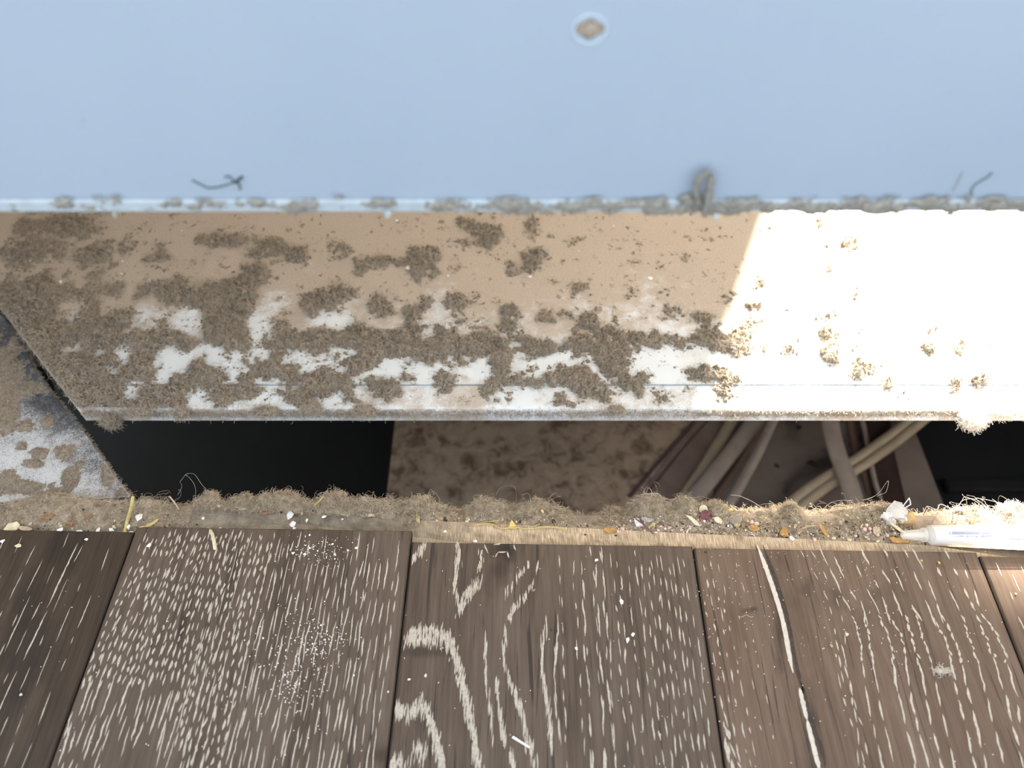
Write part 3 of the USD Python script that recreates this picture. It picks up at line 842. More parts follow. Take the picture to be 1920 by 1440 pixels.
def edge_clump(u, v, rx, rz, n, label, core='lint', fib='lint_fibre', seed=1, out=.0):
    p = at(u, v, ZL - .006)
    p[1] = YF - .0035 - out
    q = p.copy()
    q[2] = p[2] - .0005
    d = ray(u, v)
    q = EYE + d * (q[1] / d[1])
    fluff_ball(q, rx, .0036 + out, rz, n, np.random.default_rng(seed), core, fib, label=label)
edge_clump(207, 790, .0060, .0065, 700, 'grey lint tuft drooping into the black gap below the corner of the ledge', seed=61)
edge_clump(340, 774, .0045, .0040, 350, 'small brown lint tuft hanging over the black gap', seed=62)
edge_clump(262, 771, .0070, .0035, 400, 'flat lint wad along the ledge edge right of the drooping tuft', seed=63)
edge_clump(497, 771, .0085, .0030, 450, 'ragged lint tuft hanging from the ledge edge above the black gap', seed=64)
edge_clump(585, 766, .0075, .0028, 350, 'thin lint roll on the ledge edge left of the tan board', seed=65)
edge_clump(683, 768, .0075, .0030, 450, 'frayed lint tuft at the ledge edge beside the tan board', seed=66)
edge_clump(1155, 768, .0060, .0022, 260, 'wispy lint tuft at the ledge edge over the tan board', seed=67)
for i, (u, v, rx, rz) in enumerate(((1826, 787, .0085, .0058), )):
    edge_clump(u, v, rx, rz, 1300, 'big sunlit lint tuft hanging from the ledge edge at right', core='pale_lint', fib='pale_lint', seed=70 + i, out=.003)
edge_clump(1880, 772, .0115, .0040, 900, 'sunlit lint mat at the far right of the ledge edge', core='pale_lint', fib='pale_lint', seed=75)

# pale specks and chips on the ledge
LED = [(766, 503, 2.6, 2.0), (1219, 522, 2.2, 1.8), (993, 520, 1.5, 1.5), (744, 414, 1.6, 1.0), (138, 396, 1.6, .7), (402, 443, 1.2, .5), (115, 529, 2.2, 1.2), (57, 490, 1.0, 1.0),
       (229, 514, .9, 1.2), (230, 490, .9, .7), (341, 433, 1.0, .4), (1085, 471, 1.0, .6), (1150, 424, 1.6, .35), (840, 518, 1.2, .7), (782, 602, .9, .8), (900, 605, 1.0, .6), (232, 692, 1.6, 1.2), (105, 620, 1.0, 1.0), (455, 728, 1.8, 1.4)]
for i, (u, v, a, b) in enumerate(LED):
    lab = {0: 'largest white paint chip on the tan dust of the ledge', 1: 'white angular paint chip on the ledge left of the sunlight', 2: 'small white chip near the middle of the dusty ledge'}.get(i)
    obj('paint_chip', moved(turned(chip(a * .001, b * .0014, .0005, 200 + i), i * .9), at(u, v) + [0, 0, .0004]), 'plaster', label=lab or 'tiny pale speck stuck in the dust of the ledge', cat='paint chip', group=None if lab else 'pale specks on the dusty ledge')

# ------------------------------------------------------------------ the worn post at left
ZP = -.011
pq = [(-120, 470), (-6, 583), (20, 610), (47, 648), (62, 690), (100, 740), (150, 800), (185, 850), (215, 893), (246, 931), (175, 936), (120, 940), (60, 934), (30, 940), (-120, 948)]
poly = np.array([at(u, v, ZP)[:2] for u, v in pq])
post = prism(poly, ZP - .045, ZP).subdivide_to_size(.004)
pv_ = np.array(post.vertices)
post_x = UsdGeom.Xform.Define(stage, where(None, 'post')).GetPrim()
tag(post_x, 'worn post with flaking white paint and dust, left of the gap', 'post')
pm = usdkit.mesh(stage, where(post_x, 'body'), post, M['worn_post'], False)
u, v = project(pv_)
edge = np.interp(v, [583, 648, 740, 850, 931], [0, 47, 100, 185, 246]) - u
dd_ = np.interp(v, [560, 680, 760, 830, 940], [.16, .22, .42, .80, .85]) - np.interp(edge, [0, 40, 90], [.30, .25, 0]) * np.interp(v, [640, 800], [.2, 1]) + (meshkit.fbm(np.c_[pv_[:, :2] * 60, pv_[:, 2] * 0], 3, 77) - .5) * .5
primvar(pm, 'dust', dd_)
PE = np.array([[12, 700, 38, 60], [55, 730, 26, 16], [12, 780, 25, 40], [88, 788, 10, 12], [125, 848, 18, 16], [40, 838, 10, 8], [135, 895, 18, 22], [12, 905, 30, 22], [55, 915, 40, 18], [40, 800, 22, 14],
               [70, 850, 14, 10], [100, 925, 30, 10], [205, 890, 12, 30], [228, 925, 16, 12], [150, 870, 12, 8], [25, 650, 10, 20], [60, 870, 20, 8]])
xs = np.arange(-.40, -.19, .0007)
ys = np.arange(.235, .46, .0007)
X, Y = np.meshgrid(xs, ys, indexing='ij')
P2 = np.stack([X.ravel(), Y.ravel(), np.full(X.size, ZP)], 1)
u, v = project(P2)
w1 = (meshkit.fbm(P2 * 120, 4, 15) - .5) * 1.5
w4 = (meshkit.fbm(P2 * 700, 3, 16) - .5) * .9
mk2 = np.zeros(len(P2))
for a, b, ra, rb in PE:
    mk2 = np.maximum(mk2, np.clip(1.3 - np.hypot((u - a) / ra, (v - b) / rb) - w1 * 1.3 + w4, 0, 1))
from shapely import contains_xy
ok = contains_xy(Polygon(poly).buffer(-.0012), P2[:, 0], P2[:, 1])
mk2[~ok | (P2[:, 0] > cut_x(P2[:, 1]) - .0015)] = 0
z2 = ZP + .0001 + np.clip(mk2 - .3, 0, 1) * .0022 * (.4 + meshkit.fbm(P2 * 520, 3, 42))
g = grid_mesh(xs, ys, z2.reshape(X.shape), (mk2 > .34).reshape(X.shape))
pl = UsdGeom.Xform.Define(stage, where(None, 'lint_patches')).GetPrim()
tag(pl, 'brown dust patches clinging to the worn post at left', 'lint', kind='stuff')
obj('felt', g[:2], 'lint', pl, smooth=True, kind='stuff')
r = np.random.default_rng(53)
pick = r.choice(len(P2), 5000, p=np.where(mk2 > .25, mk2, 0) / np.where(mk2 > .25, mk2, 0).sum())
b = P2[pick].copy()
b[:, 2] = z2[pick]
fb = fibres(b, 6, (.0015, .0045), .6, r)
fb[..., 2] = np.maximum(fb[..., 2], ZP + .0002)
curves('fibres', fb, .00016, 'lint_fibre', pl, kind='stuff')
# fuzz along the post's open edge
r = np.random.default_rng(54)
q = np.array([at(a, b, ZP) for a, b in pq[2:10]])
d = np.r_[0, np.cumsum(np.linalg.norm(np.diff(q, axis=0), axis=1))]
t = r.uniform(0, d[-1], 1500)
b = np.stack([np.interp(t, d, q[:, k]) for k in range(3)], 1)
b[:, 2] -= r.uniform(0, .006, len(b))
b[:, 0] += .0002
fb = fibres(b, 5, (.001, .0035), .5, r)
fb[..., 0] = np.maximum(fb[..., 0], b[:, None, 0] - .0002)
curves('edge_fibres', fb, .00018, 'lint_fibre', pl, kind='stuff')

# ------------------------------------------------------------------ boards, bands and cables lying in the hollow
ZB = -.255
def hpoly(pts, z): return [tuple(at(u, v, z)[:2]) for u, v in pts]
def drop(p, z):   # same picture line, other height
    return at(p[0], p[1], z)
bp = [at(743, 770, ZB)[:2], at(725, 930, ZB)[:2]]
dv = (bp[0] - bp[1]) / np.linalg.norm(bp[0] - bp[1])
L0, L1 = bp[1] - dv * .06, bp[0] + dv * .28
c0 = at(1305, 800, ZB)[:2]
tan_board = prism([tuple(L0), (c0[0], L0[1]), (c0[0] + .04, L1[1]), tuple(L1)], ZB - .012, ZB)
obj('hollow_board', tan_board, 'board_tan', label='mottled tan board lying in the hollow, next to the black opening', cat='board')
bp2 = [at(1703, 775, ZB)[:2], at(1766, 938, ZB)[:2]]
dv2 = (bp2[0] - bp2[1]) / np.linalg.norm(bp2[0] - bp2[1])
R0, R1 = bp2[1] - dv2 * .06, bp2[0] + dv2 * .28
grey_board = prism([(c0[0] + .001, L0[1]), tuple(R0), tuple(R1), (c0[0] + .041, L1[1])], ZB - .012, ZB)
obj('hollow_board', grey_board, 'board_grey', label='dark grey stained board in the hollow under the cables', cat='board')
for nm, x0, x1 in (('hollow_bearer', L0[0] + .03, L0[0] + .06), ('hollow_bearer', R0[0] - .08, R0[0] - .05)):
    struct(nm, box(x0, x1, .2, .7, PZ, ZB - .012), 'pit_wall')

def along(pts, z, n=40, ext=.10):
    q = np.array([at(u, v, z) for u, v in pts])
    a = q[0] + (q[0] - q[1]) / np.linalg.norm(q[0] - q[1]) * ext
    b = q[-1] + (q[-1] - q[-2]) / np.linalg.norm(q[-1] - q[-2]) * .02
    return spline(np.vstack([a, q, b]), n)

def flat(w, h): return np.array([[-w / 2, 0], [-w / 2 + h * .4, h], [w / 2 - h * .4, h], [w / 2, 0]])[::-1]

# broad flat band, purple-brown edges
t = thing('flat_band', 'broad brown flat band with purplish edges crossing the hollow', 'band')
obj('band', sweep(along([(1375, 770), (1310, 840), (1255, 915)], ZB + .0004), flat(.040, .0012)), 'band_brown', t)
obj('edge_line', sweep(along([(1322, 770), (1258, 840), (1200, 908)], ZB + .0004), flat(.004, .0026)), 'band_edge', t)
obj('edge_line', sweep(along([(1346, 770), (1282, 840), (1224, 912)], ZB + .0016), flat(.0025, .0012)), 'band_edge', t)
obj('cable', sweep(along([(1385, 768), (1352, 825), (1318, 880), (1288, 925)], ZB + .0055), ring(.0062, .0035, 12)), 'cable_pale', smooth=60, label='pale flat cable fanning beside the brown band', cat='cable')
obj('cable', sweep(along([(1432, 768), (1385, 830), (1342, 885), (1305, 930)], ZB + .0145), ring(.0085, .004, 12)), 'cable_grey', smooth=60, label='wide grey-brown cable right of the pale flat cable', cat='cable')
obj('cable', sweep(along([(1459, 768), (1428, 835), (1400, 890), (1368, 945)], ZB + .0240), ring(.0050, .0045, 12)), 'cable_grey', smooth=60, label='slim grey cable slanting down to the debris edge', cat='cable')
obj('cable', sweep(along([(1438, 768), (1408, 830), (1375, 885), (1350, 920)], ZB + .004), ring(.0028, .0028, 10)), 'cable_brown', smooth=60, label='thin brown wire between the two grey cables', cat='cable')
# dark hose and its paler neighbours
obj('hose', sweep(along([(1640, 770), (1645, 830), (1655, 880), (1668, 945)], ZB + .008), ring(.016, .008, 16)), 'tube_dark', smooth=60, label='dark brown hose under the crossing cable', cat='hose')
obj('cable', sweep(along([(1590, 768), (1605, 840), (1625, 900), (1640, 945)], ZB + .003), ring(.0042, .003, 12)), 'cable_brown', smooth=60, label='brown wire beside the bent grey cable', cat='cable')
obj('cable', sweep(along([(1612, 768), (1628, 840), (1640, 900), (1655, 945)], ZB + .012), ring(.0026, .0026, 10)), 'cable_grey', smooth=60, label='thin grey wire running along the dark hose', cat='cable')
zc = ZB + .026
t = thing('twin_cable', 'pale twin-core cable slanting up to the right across the hollow', 'cable')
pth = along([(1748, 763), (1672, 824), (1590, 880), (1528, 918), (1478, 958)], zc)
for s in (-1, 1): obj('core', sweep(pth, ring(.0050, .0045, 12, x=s * .0046)), 'cable_pale', t, smooth=60)
obj('cable', sweep(along([(1554, 768), (1560, 810), (1574, 860), (1592, 905), (1604, 948)], zc + .0098), ring(.0090, .005, 14)), 'cable_grey', smooth=60, label='bent grey cable lying over the twin-core cable', cat='cable')
for i, (u, v, a) in enumerate(((1498, 801, .004), (1457, 873, .003), (1522, 870, .007))):
    obj('dirt_lump', moved(chip(a, a * .8, .0015, 300 + i), at(u, v, ZB + .001)), 'dark_bit', label=['black lump on the grey board above the cables', 'tiny black lump on the grey board at left', 'dark smear lump left of the crossing cables'][i], cat='dirt')

# ------------------------------------------------------------------ the cupboard panel above
YP = .24
zb = aty(960, 396, YP)[2]
zs = aty(960, 372, YP)[2]
panel = UsdGeom.Xform.Define(stage, '/World/cupboard_panel').GetPrim()
tag(panel, 'pale blue-white cupboard panel with a dirty lower edge, above the ledge', 'panel')
hole = aty(1106, 55, YP)
rad = .0046
from shapely.geometry import Point
face = Polygon([(-.9, zs), (.9, zs), (.9, .78), (-.9, .78)])
ang = np.linspace(0, 2 * np.pi, 40, endpoint=False)
rag = np.array([[hole[0] + math.cos(a) * rad * (.72 + .42 * abs(math.cos(a)) ** 1.5 + .10 * math.sin(3 * a + 1)), hole[2] + math.sin(a) * rad * (.66 + .1 * math.cos(4 * a))] for a in ang])
face = face.difference(Polygon(rag))
pm = trimesh.creation.extrude_polygon(face, .018, engine='earcut')
pm.vertices = np.array(pm.vertices)[:, [0, 2, 1]] * [1, 1, 1] + [0, YP, 0]
pm.fix_normals()
obj('board', pm, 'panel_white', panel)
plug = trimesh.creation.icosphere(3)
v = np.array(plug.vertices)
v *= (.8 + .4 * meshkit.fbm(v * 3, 3, 8))[:, None]
plug.vertices = v * [rad * 1.12, .0018, rad * .72] + hole + [0, .0012, 0]
obj('exposed_chipboard', plug, 'chipboard', panel, smooth=True, label='rough brown chipboard in the broken screw hole')
rim = []
for a in np.linspace(0, 2 * np.pi, 60):
    rim.append([hole[0] + .0002 + math.cos(a) * .0052, YP - .0001, hole[2] + math.sin(a) * .0047])
rim = np.array(rim)
tor = trimesh.creation.torus(.0050, .00042, major_sections=48, minor_sections=8)
tor.apply_transform(trimesh.transformations.rotation_matrix(np.pi / 2, [1, 0, 0]))
tor.apply_scale([1.02, 1, .90])
obj('hole_rim', moved(tor, hole + [0, -.0001, 0]), 'screw_cap', panel, smooth=True)
strip = box(-.9, .9, YP - .0012, YP + .018, zb, zs - .0002, .0009)
obj('edge_strip', strip, 'panel_edge', panel)
# the panel hangs a touch lower at the right: it is the only tilt in it
# dirt caught on the lower edge
r = np.random.default_rng(55)
xs = np.arange(-.27, .27, .0006)
zz = np.arange(zb - .0012, zs + .0035, .0004)
X, Z = np.meshgrid(xs, zz, indexing='ij')
q = np.stack([X.ravel(), np.zeros(X.size), Z.ravel()], 1)
u, v = project(np.c_[q[:, 0], np.full(len(q), YP - .0013), q[:, 2]])
f1 = meshkit.fbm(np.c_[q[:, 0] * 130, q[:, 1], q[:, 2] * 240], 4, 61)
mid = np.clip(1 - np.abs(v - 386) / 17, 0, 1)
thr = np.interp(u, [0, 300, 800, 900, 1300, 1900], [.66, .66, .60, .47, .46, .44])
big = np.zeros(len(q))
for a, b, ra, rb in ((35, 378, 26, 14), (115, 380, 24, 18), (212, 372, 34, 16), (330, 380, 30, 14), (365, 384, 22, 14), (640, 366, 18, 18), (720, 380, 30, 10), (830, 385, 60, 10), (950, 383, 60, 12), (1080, 384, 40, 12), (1240, 378, 12, 12), (1200, 382, 40, 9),
                     (1300, 372, 24, 12), (1390, 385, 40, 14), (1440, 388, 30, 12), (1530, 388, 40, 14), (1650, 388, 50, 16), (1740, 380, 26, 16), (1800, 390, 40, 10), (1870, 385, 40, 14), (560, 390, 30, 14), (480, 380, 16, 8)):
    big = np.maximum(big, np.clip(1.2 - np.hypot((u - a) / ra, (v - b) / rb), 0, 1))
m_ = f1 + .22 * mid + .42 * big - .12
m_ = m_ + (meshkit.fbm(np.c_[q[:, 0] * 900, q[:, 1], q[:, 2] * 900], 3, 64) - .5) * .55
kp = (m_ > thr + .14) & (mid + big > .05)
dpt = np.where(kp, .0002 + np.clip(m_ - thr - .12, 0, .4) * .0026, 0)
vtx = np.stack([X.ravel(), YP - .0012 - .0001 - dpt, Z.ravel()], 1)
i = np.arange(X.size).reshape(X.shape)
f = np.stack([i[:-1, :-1], i[1:, :-1], i[1:, 1:], i[:-1, 1:]], -1).reshape(-1, 4)
f = f[kp[f].any(1)]
f = np.vstack([f[:, [0, 1, 2]], f[:, [0, 2, 3]]])
us = np.unique(f)
new = np.full(len(vtx), -1)
new[us] = np.arange(len(us))
el_ = UsdGeom.Xform.Define(stage, where(None, 'edge_grime')).GetPrim()
tag(el_, 'crusty grey-brown grime along the lower edge of the blue-white panel', 'grime', kind='stuff')
obj('crust', (vtx[us], new[f]), 'panel_tuft', el_, smooth=True, kind='stuff')
kk = np.flatnonzero(kp)
pick = r.choice(kk, 1500)
b = vtx[pick] + [0, -.0001, 0]
n = len(b)
fb = np.empty((n, 5, 3))
fb[:, 0] = b
dr = np.c_[r.normal(0, .7, n), -np.abs(r.normal(0, .5, n)), r.normal(-.2, .6, n)]
l = r.uniform(.0008, .0028, n)[:, None] / 4
for k in range(1, 5):
    dr = dr + r.normal(0, .6, (n, 3))
    dr /= np.linalg.norm(dr, axis=1, keepdims=True)
    fb[:, k] = fb[:, k - 1] + dr * l
    fb[:, k, 1] = np.minimum(fb[:, k, 1], YP - .0014)
curves('fibres', fb, .00012, 'panel_tuft', el_, kind='stuff')

def pth(pts, y, n=30): return spline([aty(u, v, y) for u, v in pts], n)
t = thing('black_thread', 'black bent thread with frayed ends stuck low on the panel, at left', 'thread')
y0 = YP - .0006
def tubev(path, r_):
    return trimesh.util.concatenate([trimesh.creation.cylinder(r_, segment=[path[i], path[i + 1]], sections=8) for i in range(len(path) - 1)] + [moved(trimesh.creation.icosphere(1, r_), p) for p in path])
obj('strand', tubev(np.array([aty(u, v, y0) for u, v in ((360, 338), (366, 341), (378, 347), (389, 353), (405, 352), (425, 347), (440, 342), (452, 334))]), .00022), 'dark_thread', t)
obj('frayed_end', tubev(pth([(422, 334), (424, 331), (430, 331), (435, 337), (440, 341)], y0, 10), .00022), 'dark_thread', t)
obj('frayed_end', tubev(pth([(438, 341), (446, 344), (450, 350), (449, 356)], y0, 8), .00028), 'dark_thread', t)
obj('frayed_end', tubev(pth([(440, 342), (448, 337), (453, 332)], y0, 6), .00050), 'dark_thread', t)
obj('hair', tubev(pth([(1823, 365), (1824, 352), (1832, 344), (1846, 336), (1860, 324)], y0, 16), .00020), 'dark_thread', label='dark hooked hair on the panel near its right end', cat='hair')
obj('hair', tubev(pth([(1788, 358), (1794, 347), (1800, 335), (1806, 322)], y0, 10), .00018), 'grey_thread', label='faint straight hair on the panel left of the hooked one', cat='hair')
# the lint tuft standing up on the edge
t = thing('lint_tuft', 'upright two-pronged grey lint tuft on the panel edge', 'lint tuft')
for s, (pts, rr) in enumerate((([(1308, 382), (1306, 360), (1308, 342), (1318, 328), (1328, 324)], .0010), ([(1322, 400), (1326, 378), (1330, 356), (1333, 334)], .0013))):
    c = pth(pts, YP - .0040, 14)
    bl = tubev(c, rr)
    obj('prong', bl, 'panel_tuft', t, smooth=True)
    n = 420
    k = r.integers(0, len(c), n)
    fb = np.empty((n, 4, 3))
    fb[:, 0] = c[k] + r.normal(0, rr * .6, (n, 3))
    dr = r.normal(0, 1, (n, 3))
    for q in range(1, 4):
        dr = dr + r.normal(0, .6, (n, 3)); dr /= np.linalg.norm(dr, axis=1, keepdims=True)
        fb[:, q] = fb[:, q - 1] + dr * .0006
    fb[..., 1] = np.minimum(fb[..., 1], YP - .0004)
    curves('fibres', fb, .00010, 'panel_tuft', t, kind='stuff')
for i, (u, v, a) in enumerate(((726, 401, .0016), (1342, 405, .0013), (215, 402, .0012))):
    p = aty(u, v, YP - .0028)
    obj('dirt_crumb', moved(chip(a, .0014, a * 1.3, 330 + i), p), ('panel_edge', 'panel_edge', 'panel_tuft')[i], label=['pale crumb hanging under the panel edge, left of centre', 'pale crumb under the panel edge right of the tuft', 'long brown crumb under the panel edge at left'][i], cat='crumb')
for i, (u, v, a) in enumerate(((155, 225, .0004), (158, 236, .0003), (1240, 212, .0003), (470, 238, .0002), (790, 305, .0004), (785, 307, .0003), (612, 316, .0004), (1785, 174, .0004), (1440, 342, .0003), (540, 236, .0002), (920, 240, .0002), (1290, 160, .0002), (1030, 250, .00025), (1525, 325, .0003), (300, 290, .0003), (200, 320, .0003))):
    obj('fly_speck', moved(turned(chip(a, .00015, a * 1.2, 350 + i), i), aty(u, v, YP - .0001)), ('panel_tuft', 'tan_bit')[i in (4, 5, 6, 7)], label='tiny dirt speck on the blue-white panel face', cat='speck', group='specks on the panel')

# ------------------------------------------------------------------ behind the panel: the recess round the ledge, open to the sun at right
tz, ty = math.tan(math.radians(SUN_EL)) / math.cos(math.radians(SUN_AZ)), math.tan(math.radians(SUN_AZ))
YW = .86
c = at(1392, 590)
jamb = c[0] + (YW - c[1]) * ty + .005
h1 = (YW - .272) * tz
h2 = (YW - .200) * tz
e = at(1845, 985)
step = e[0] + (YW - e[1]) * ty
struct('wall_back', box(-.62, jamb, YW, YW + .02, 0, .47), 'interior_wood')
struct('wall_back', box(jamb, step, YW, YW + .02, h1, .47), 'interior_wood')
struct('wall_back', box(step, 1.2, YW, YW + .02, h2, .47), 'interior_wood')
struct('wall_left', box(-.64, -.62, YP + .02, YW + .02, 0, .47), 'interior_wood')
struct('wall_right', box(.92, .94, YP + .02, YW, .0, .47), 'interior_wood')
struct('ceiling', box(-.64, 1.2, YP + .0185, YW + .02, .47, .49), 'interior_wood')

# ------------------------------------------------------------------ the bank of fluff and crumbs along the cut floor
CREST = np.array([(-140, 940), (0, 950), (35, 940), (80, 932), (130, 926), (170, 934), (250, 942), (290, 934), (320, 945), (345, 948), (370, 946), (398, 926), (425, 942), (440, 938), (460, 932), (485, 938), (510, 925), (560, 925), (575, 936), (595, 940), (625, 926), (645, 926),
                  (662, 938), (686, 932), (700, 937), (735, 938), (757, 946), (775, 934), (800, 934), (830, 950), (850, 957), (870, 958), (905, 937), (940, 942), (950, 955), (985, 946), (1008, 940), (1030, 948), (1050, 952), (1065, 960), (1085, 967), (1110, 972), (1130, 962),
                  (1150, 955), (1175, 960), (1190, 940), (1205, 928), (1235, 936), (1250, 945), (1270, 936), (1288, 934), (1300, 945), (1318, 950), (1335, 942), (1352, 945), (1375, 955), (1405, 958), (1440, 956), (1465, 953), (1482, 943), (1500, 955), (1525, 964), (1560, 958),
                  (1600, 952), (1630, 948), (1660, 950), (1690, 958), (1720, 966), (1760, 962), (1800, 958), (1830, 953), (1850, 955), (1870, 965), (1890, 950), (1910, 948), (1940, 956), (2040, 950)], float)
xs = np.arange(-.42, .40, .0010)
cu = np.array([project(np.array([x, YS + .003, -.006]))[0] for x in xs])
crest_v = np.interp(cu, CREST[:, 0], CREST[:, 1])
yc = YS + .0035
crest_z = np.array([aty(960, v, yc)[2] for v in crest_v])
front_y = np.array([min(at(960, 1006)[1] if x < -.235 else el(x), at(960, 1018)[1] + .03) for x in xs])
front_y = np.where(xs < -.20, at(960, 1006)[1], front_y)
ts = np.r_[np.linspace(0, 1, 34), np.linspace(1.06, 1.45, 10)]
X = np.repeat(xs[:, None], len(ts), 1)
Yb = np.zeros_like(X)
Zb = np.zeros_like(X)
for k, t in enumerate(ts):
    if t <= 1:
        Yb[:, k] = front_y + (yc - front_y) * t
        zf = ZU - .0002 if True else 0
        Zb[:, k] = -.0050 + (crest_z + .0050) * (t ** 1.15)
    else:
        w = (t - 1) / .45
        Yb[:, k] = yc + .0022 * math.sin(min(w * 2.4, math.pi * .5))
        Zb[:, k] = crest_z - .020 * w ** 1.4 - .0006
q = np.stack([X * 260, Yb * 260, Zb * 0], -1).reshape(-1, 3)
bump_ = (meshkit.fbm(q, 4, 71) - .48).reshape(X.shape)
bump_ = bump_ + (meshkit.fbm(q * 3.7, 3, 72) - .5).reshape(X.shape) * .55
amp = np.interp(ts, [0, .06, .3, 1, 1.45], [.0, .0016, .0042, .0036, .003])[None]
left_flat = np.interp(xs, [-.25, -.12], [.45, 1])[:, None]
Zb = Zb + bump_ * amp * left_flat
Yb = Yb + np.where(ts > 1, 1, 0)[None] * bump_ * .003
v = np.stack([X, Yb, Zb], -1).reshape(-1, 3)
i = np.arange(X.size).reshape(X.shape)
f = np.stack([i[:-1, :-1], i[1:, :-1], i[1:, 1:], i[:-1, 1:]], -1).reshape(-1, 4)
f = np.vstack([f[:, [0, 1, 2]], f[:, [0, 2, 3]]])
bank = UsdGeom.Xform.Define(stage, where(None, 'debris_bank')).GetPrim()
tag(bank, 'long bank of matted fluff and dirt along the cut edge of the floor', 'debris', kind='stuff')
obj('felt', (v, f), 'bank_lint', bank, smooth=True, kind='stuff')
from scipy.interpolate import LinearNDInterpolator, NearestNDInterpolator
up_part = ts <= 1
_bank = NearestNDInterpolator(np.c_[X[:, up_part].ravel(), Yb[:, up_part].ravel()], Zb[:, up_part].ravel())
def bank_z(x, y): return float(_bank(x, y))
def on_bank(u, v):
    """The point of the bank (or of what lies before it) seen at a picture position."""
    z = -.004
    for _ in range(8):
        p = at(u, v, z)
        if p[1] < np.interp(p[0], xs, front_y): z2_ = ZU
        else: z2_ = bank_z(p[0], min(p[1], yc))
        z = .5 * z + .5 * z2_
    return at(u, v, z)
r = np.random.default_rng(56)
ii = r.integers(0, len(xs), 42000)
kk = np.clip(r.normal(27, 9, len(ii)).astype(int), 2, len(ts) - 1)
b = np.stack([X[ii, kk], Yb[ii, kk], Zb[ii, kk]], 1) + r.normal(0, .0004, (len(ii), 3)) * [1, 1, .2]
fb = fibres(b, 6, (.0014, .0060), .8, r)
floor_z = b[:, None, 2] - .0006
fb[..., 2] = np.where(fb[..., 1] < yc, np.maximum(fb[..., 2], floor_z), fb[..., 2])
curves('fibres', fb, .00016, 'bank_fibre', bank, kind='stuff')
ii = r.integers(0, len(xs), 600)
b = np.stack([X[ii, 33], Yb[ii, 33], Zb[ii, 33]], 1)
fb = fibres(b, 9, (.006, .016), .9, r)
fb[..., 2] += np.linspace(0, .0012, 9)
curves('long_fibres', fb, .00013, 'bank_fibre', bank, kind='stuff')
# fine grit in the bank
cols = ['tan_bit', 'pink', 'plaster', 'rust', 'dark_bit', 'cream', 'straw', 'gray_scrap']
for ci, cn in enumerate(cols):
    ms = []
    for k in range(300 if cn in ('tan_bit', 'cream', 'rust', 'dark_bit') else 130):
        u = r.uniform(1150, 1720) if r.random() < .68 else r.uniform(0, 1150)
        t_ = r.beta(1.3, 2.2)
        x_i = int(np.clip(np.searchsorted(cu, u), 0, len(xs) - 1))
        k_i = int(1 + t_ * 26)
        p = np.array([X[x_i, k_i], Yb[x_i, k_i], Zb[x_i, k_i]])
        s_ = r.uniform(.0003, .0007) if r.random() < .8 else r.uniform(.0007, .0013)
        ms.append(moved(turned(chip(s_ * r.uniform(.6, 1.7), s_, s_ * .7, int(r.integers(1e6)), 9), r.uniform(0, 6), r.uniform(-.6, .6)), p + [0, 0, s_ * .3]))
    obj('grit', trimesh.util.concatenate(ms), cn, bank, kind='stuff')

# taller lint clumps on the crest
CL = [(398, 934, .0034, .0030, 'grey lint clump on the crest right of the long hair loop'), (462, 938, .0030, .0022, 'small lint clump between the two left crest humps'), (535, 932, .0075, .0028, 'wide lint hump on the crest above the white chips'),
      (633, 932, .0046, .0030, 'greenish-grey lint hump on the crest left of the tan board'), (787, 942, .0056, .0034, 'rounded lint hump on the crest below the tan board'), (905, 946, .0050, .0030, 'pale lint hump above the yellow strands'),
      (1008, 948, .0032, .0034, 'lint hump beside the yellow crumb'), (1150, 962, .0045, .0028, 'low lint clump before the tangled fibres'), (1222, 942, .0075, .0048, 'largest tan lint tangle on the crest'),
      (1283, 944, .0046, .0036, 'tan lint clump right of the largest tangle'), (1340, 952, .0048, .0032, 'greyish lint clump behind the maroon flake'), (1482, 955, .0055, .0032, 'tan lint peak right of the feathery scrap'),
      (1610, 962, .0100, .0032, 'wide tan lint hump left of the clear scrap'), (1655, 955, .0050, .0032, 'loose lint clump touching the clear scrap'), (1835, 966, .0068, .0038, 'tan lint hump behind the syringe barrel'),
      (768, 978, .0042, .0020, 'grey rolled lint at the corner of the second plank'), (960, 965, .0060, .0022, 'pale lint mass around the yellow strands'), (680, 955, .0060, .0024, 'grey lint with white slivers on the bank')]
for i, (u, v, rx, rz, lb) in enumerate(CL):
    p = aty(u, v, yc - .001) if v < 970 else on_bank(u, v) + [0, .0, .0008]
    fluff_ball(p, rx, .0034, rz, 900, np.random.default_rng(400 + i), 'bank_lint', 'bank_fibre', label=lb, L=(.0012, .0050), width=.00015)
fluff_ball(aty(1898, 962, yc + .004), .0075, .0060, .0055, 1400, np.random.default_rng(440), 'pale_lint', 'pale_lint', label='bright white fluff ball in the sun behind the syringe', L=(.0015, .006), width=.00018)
fluff_ball(aty(1800, 961, yc + .003), .0050, .0030, .0020, 400, np.random.default_rng(441), 'pale_lint', 'pale_lint', label='white fluff wisp behind the middle of the syringe', L=(.0015, .004), width=.00016)

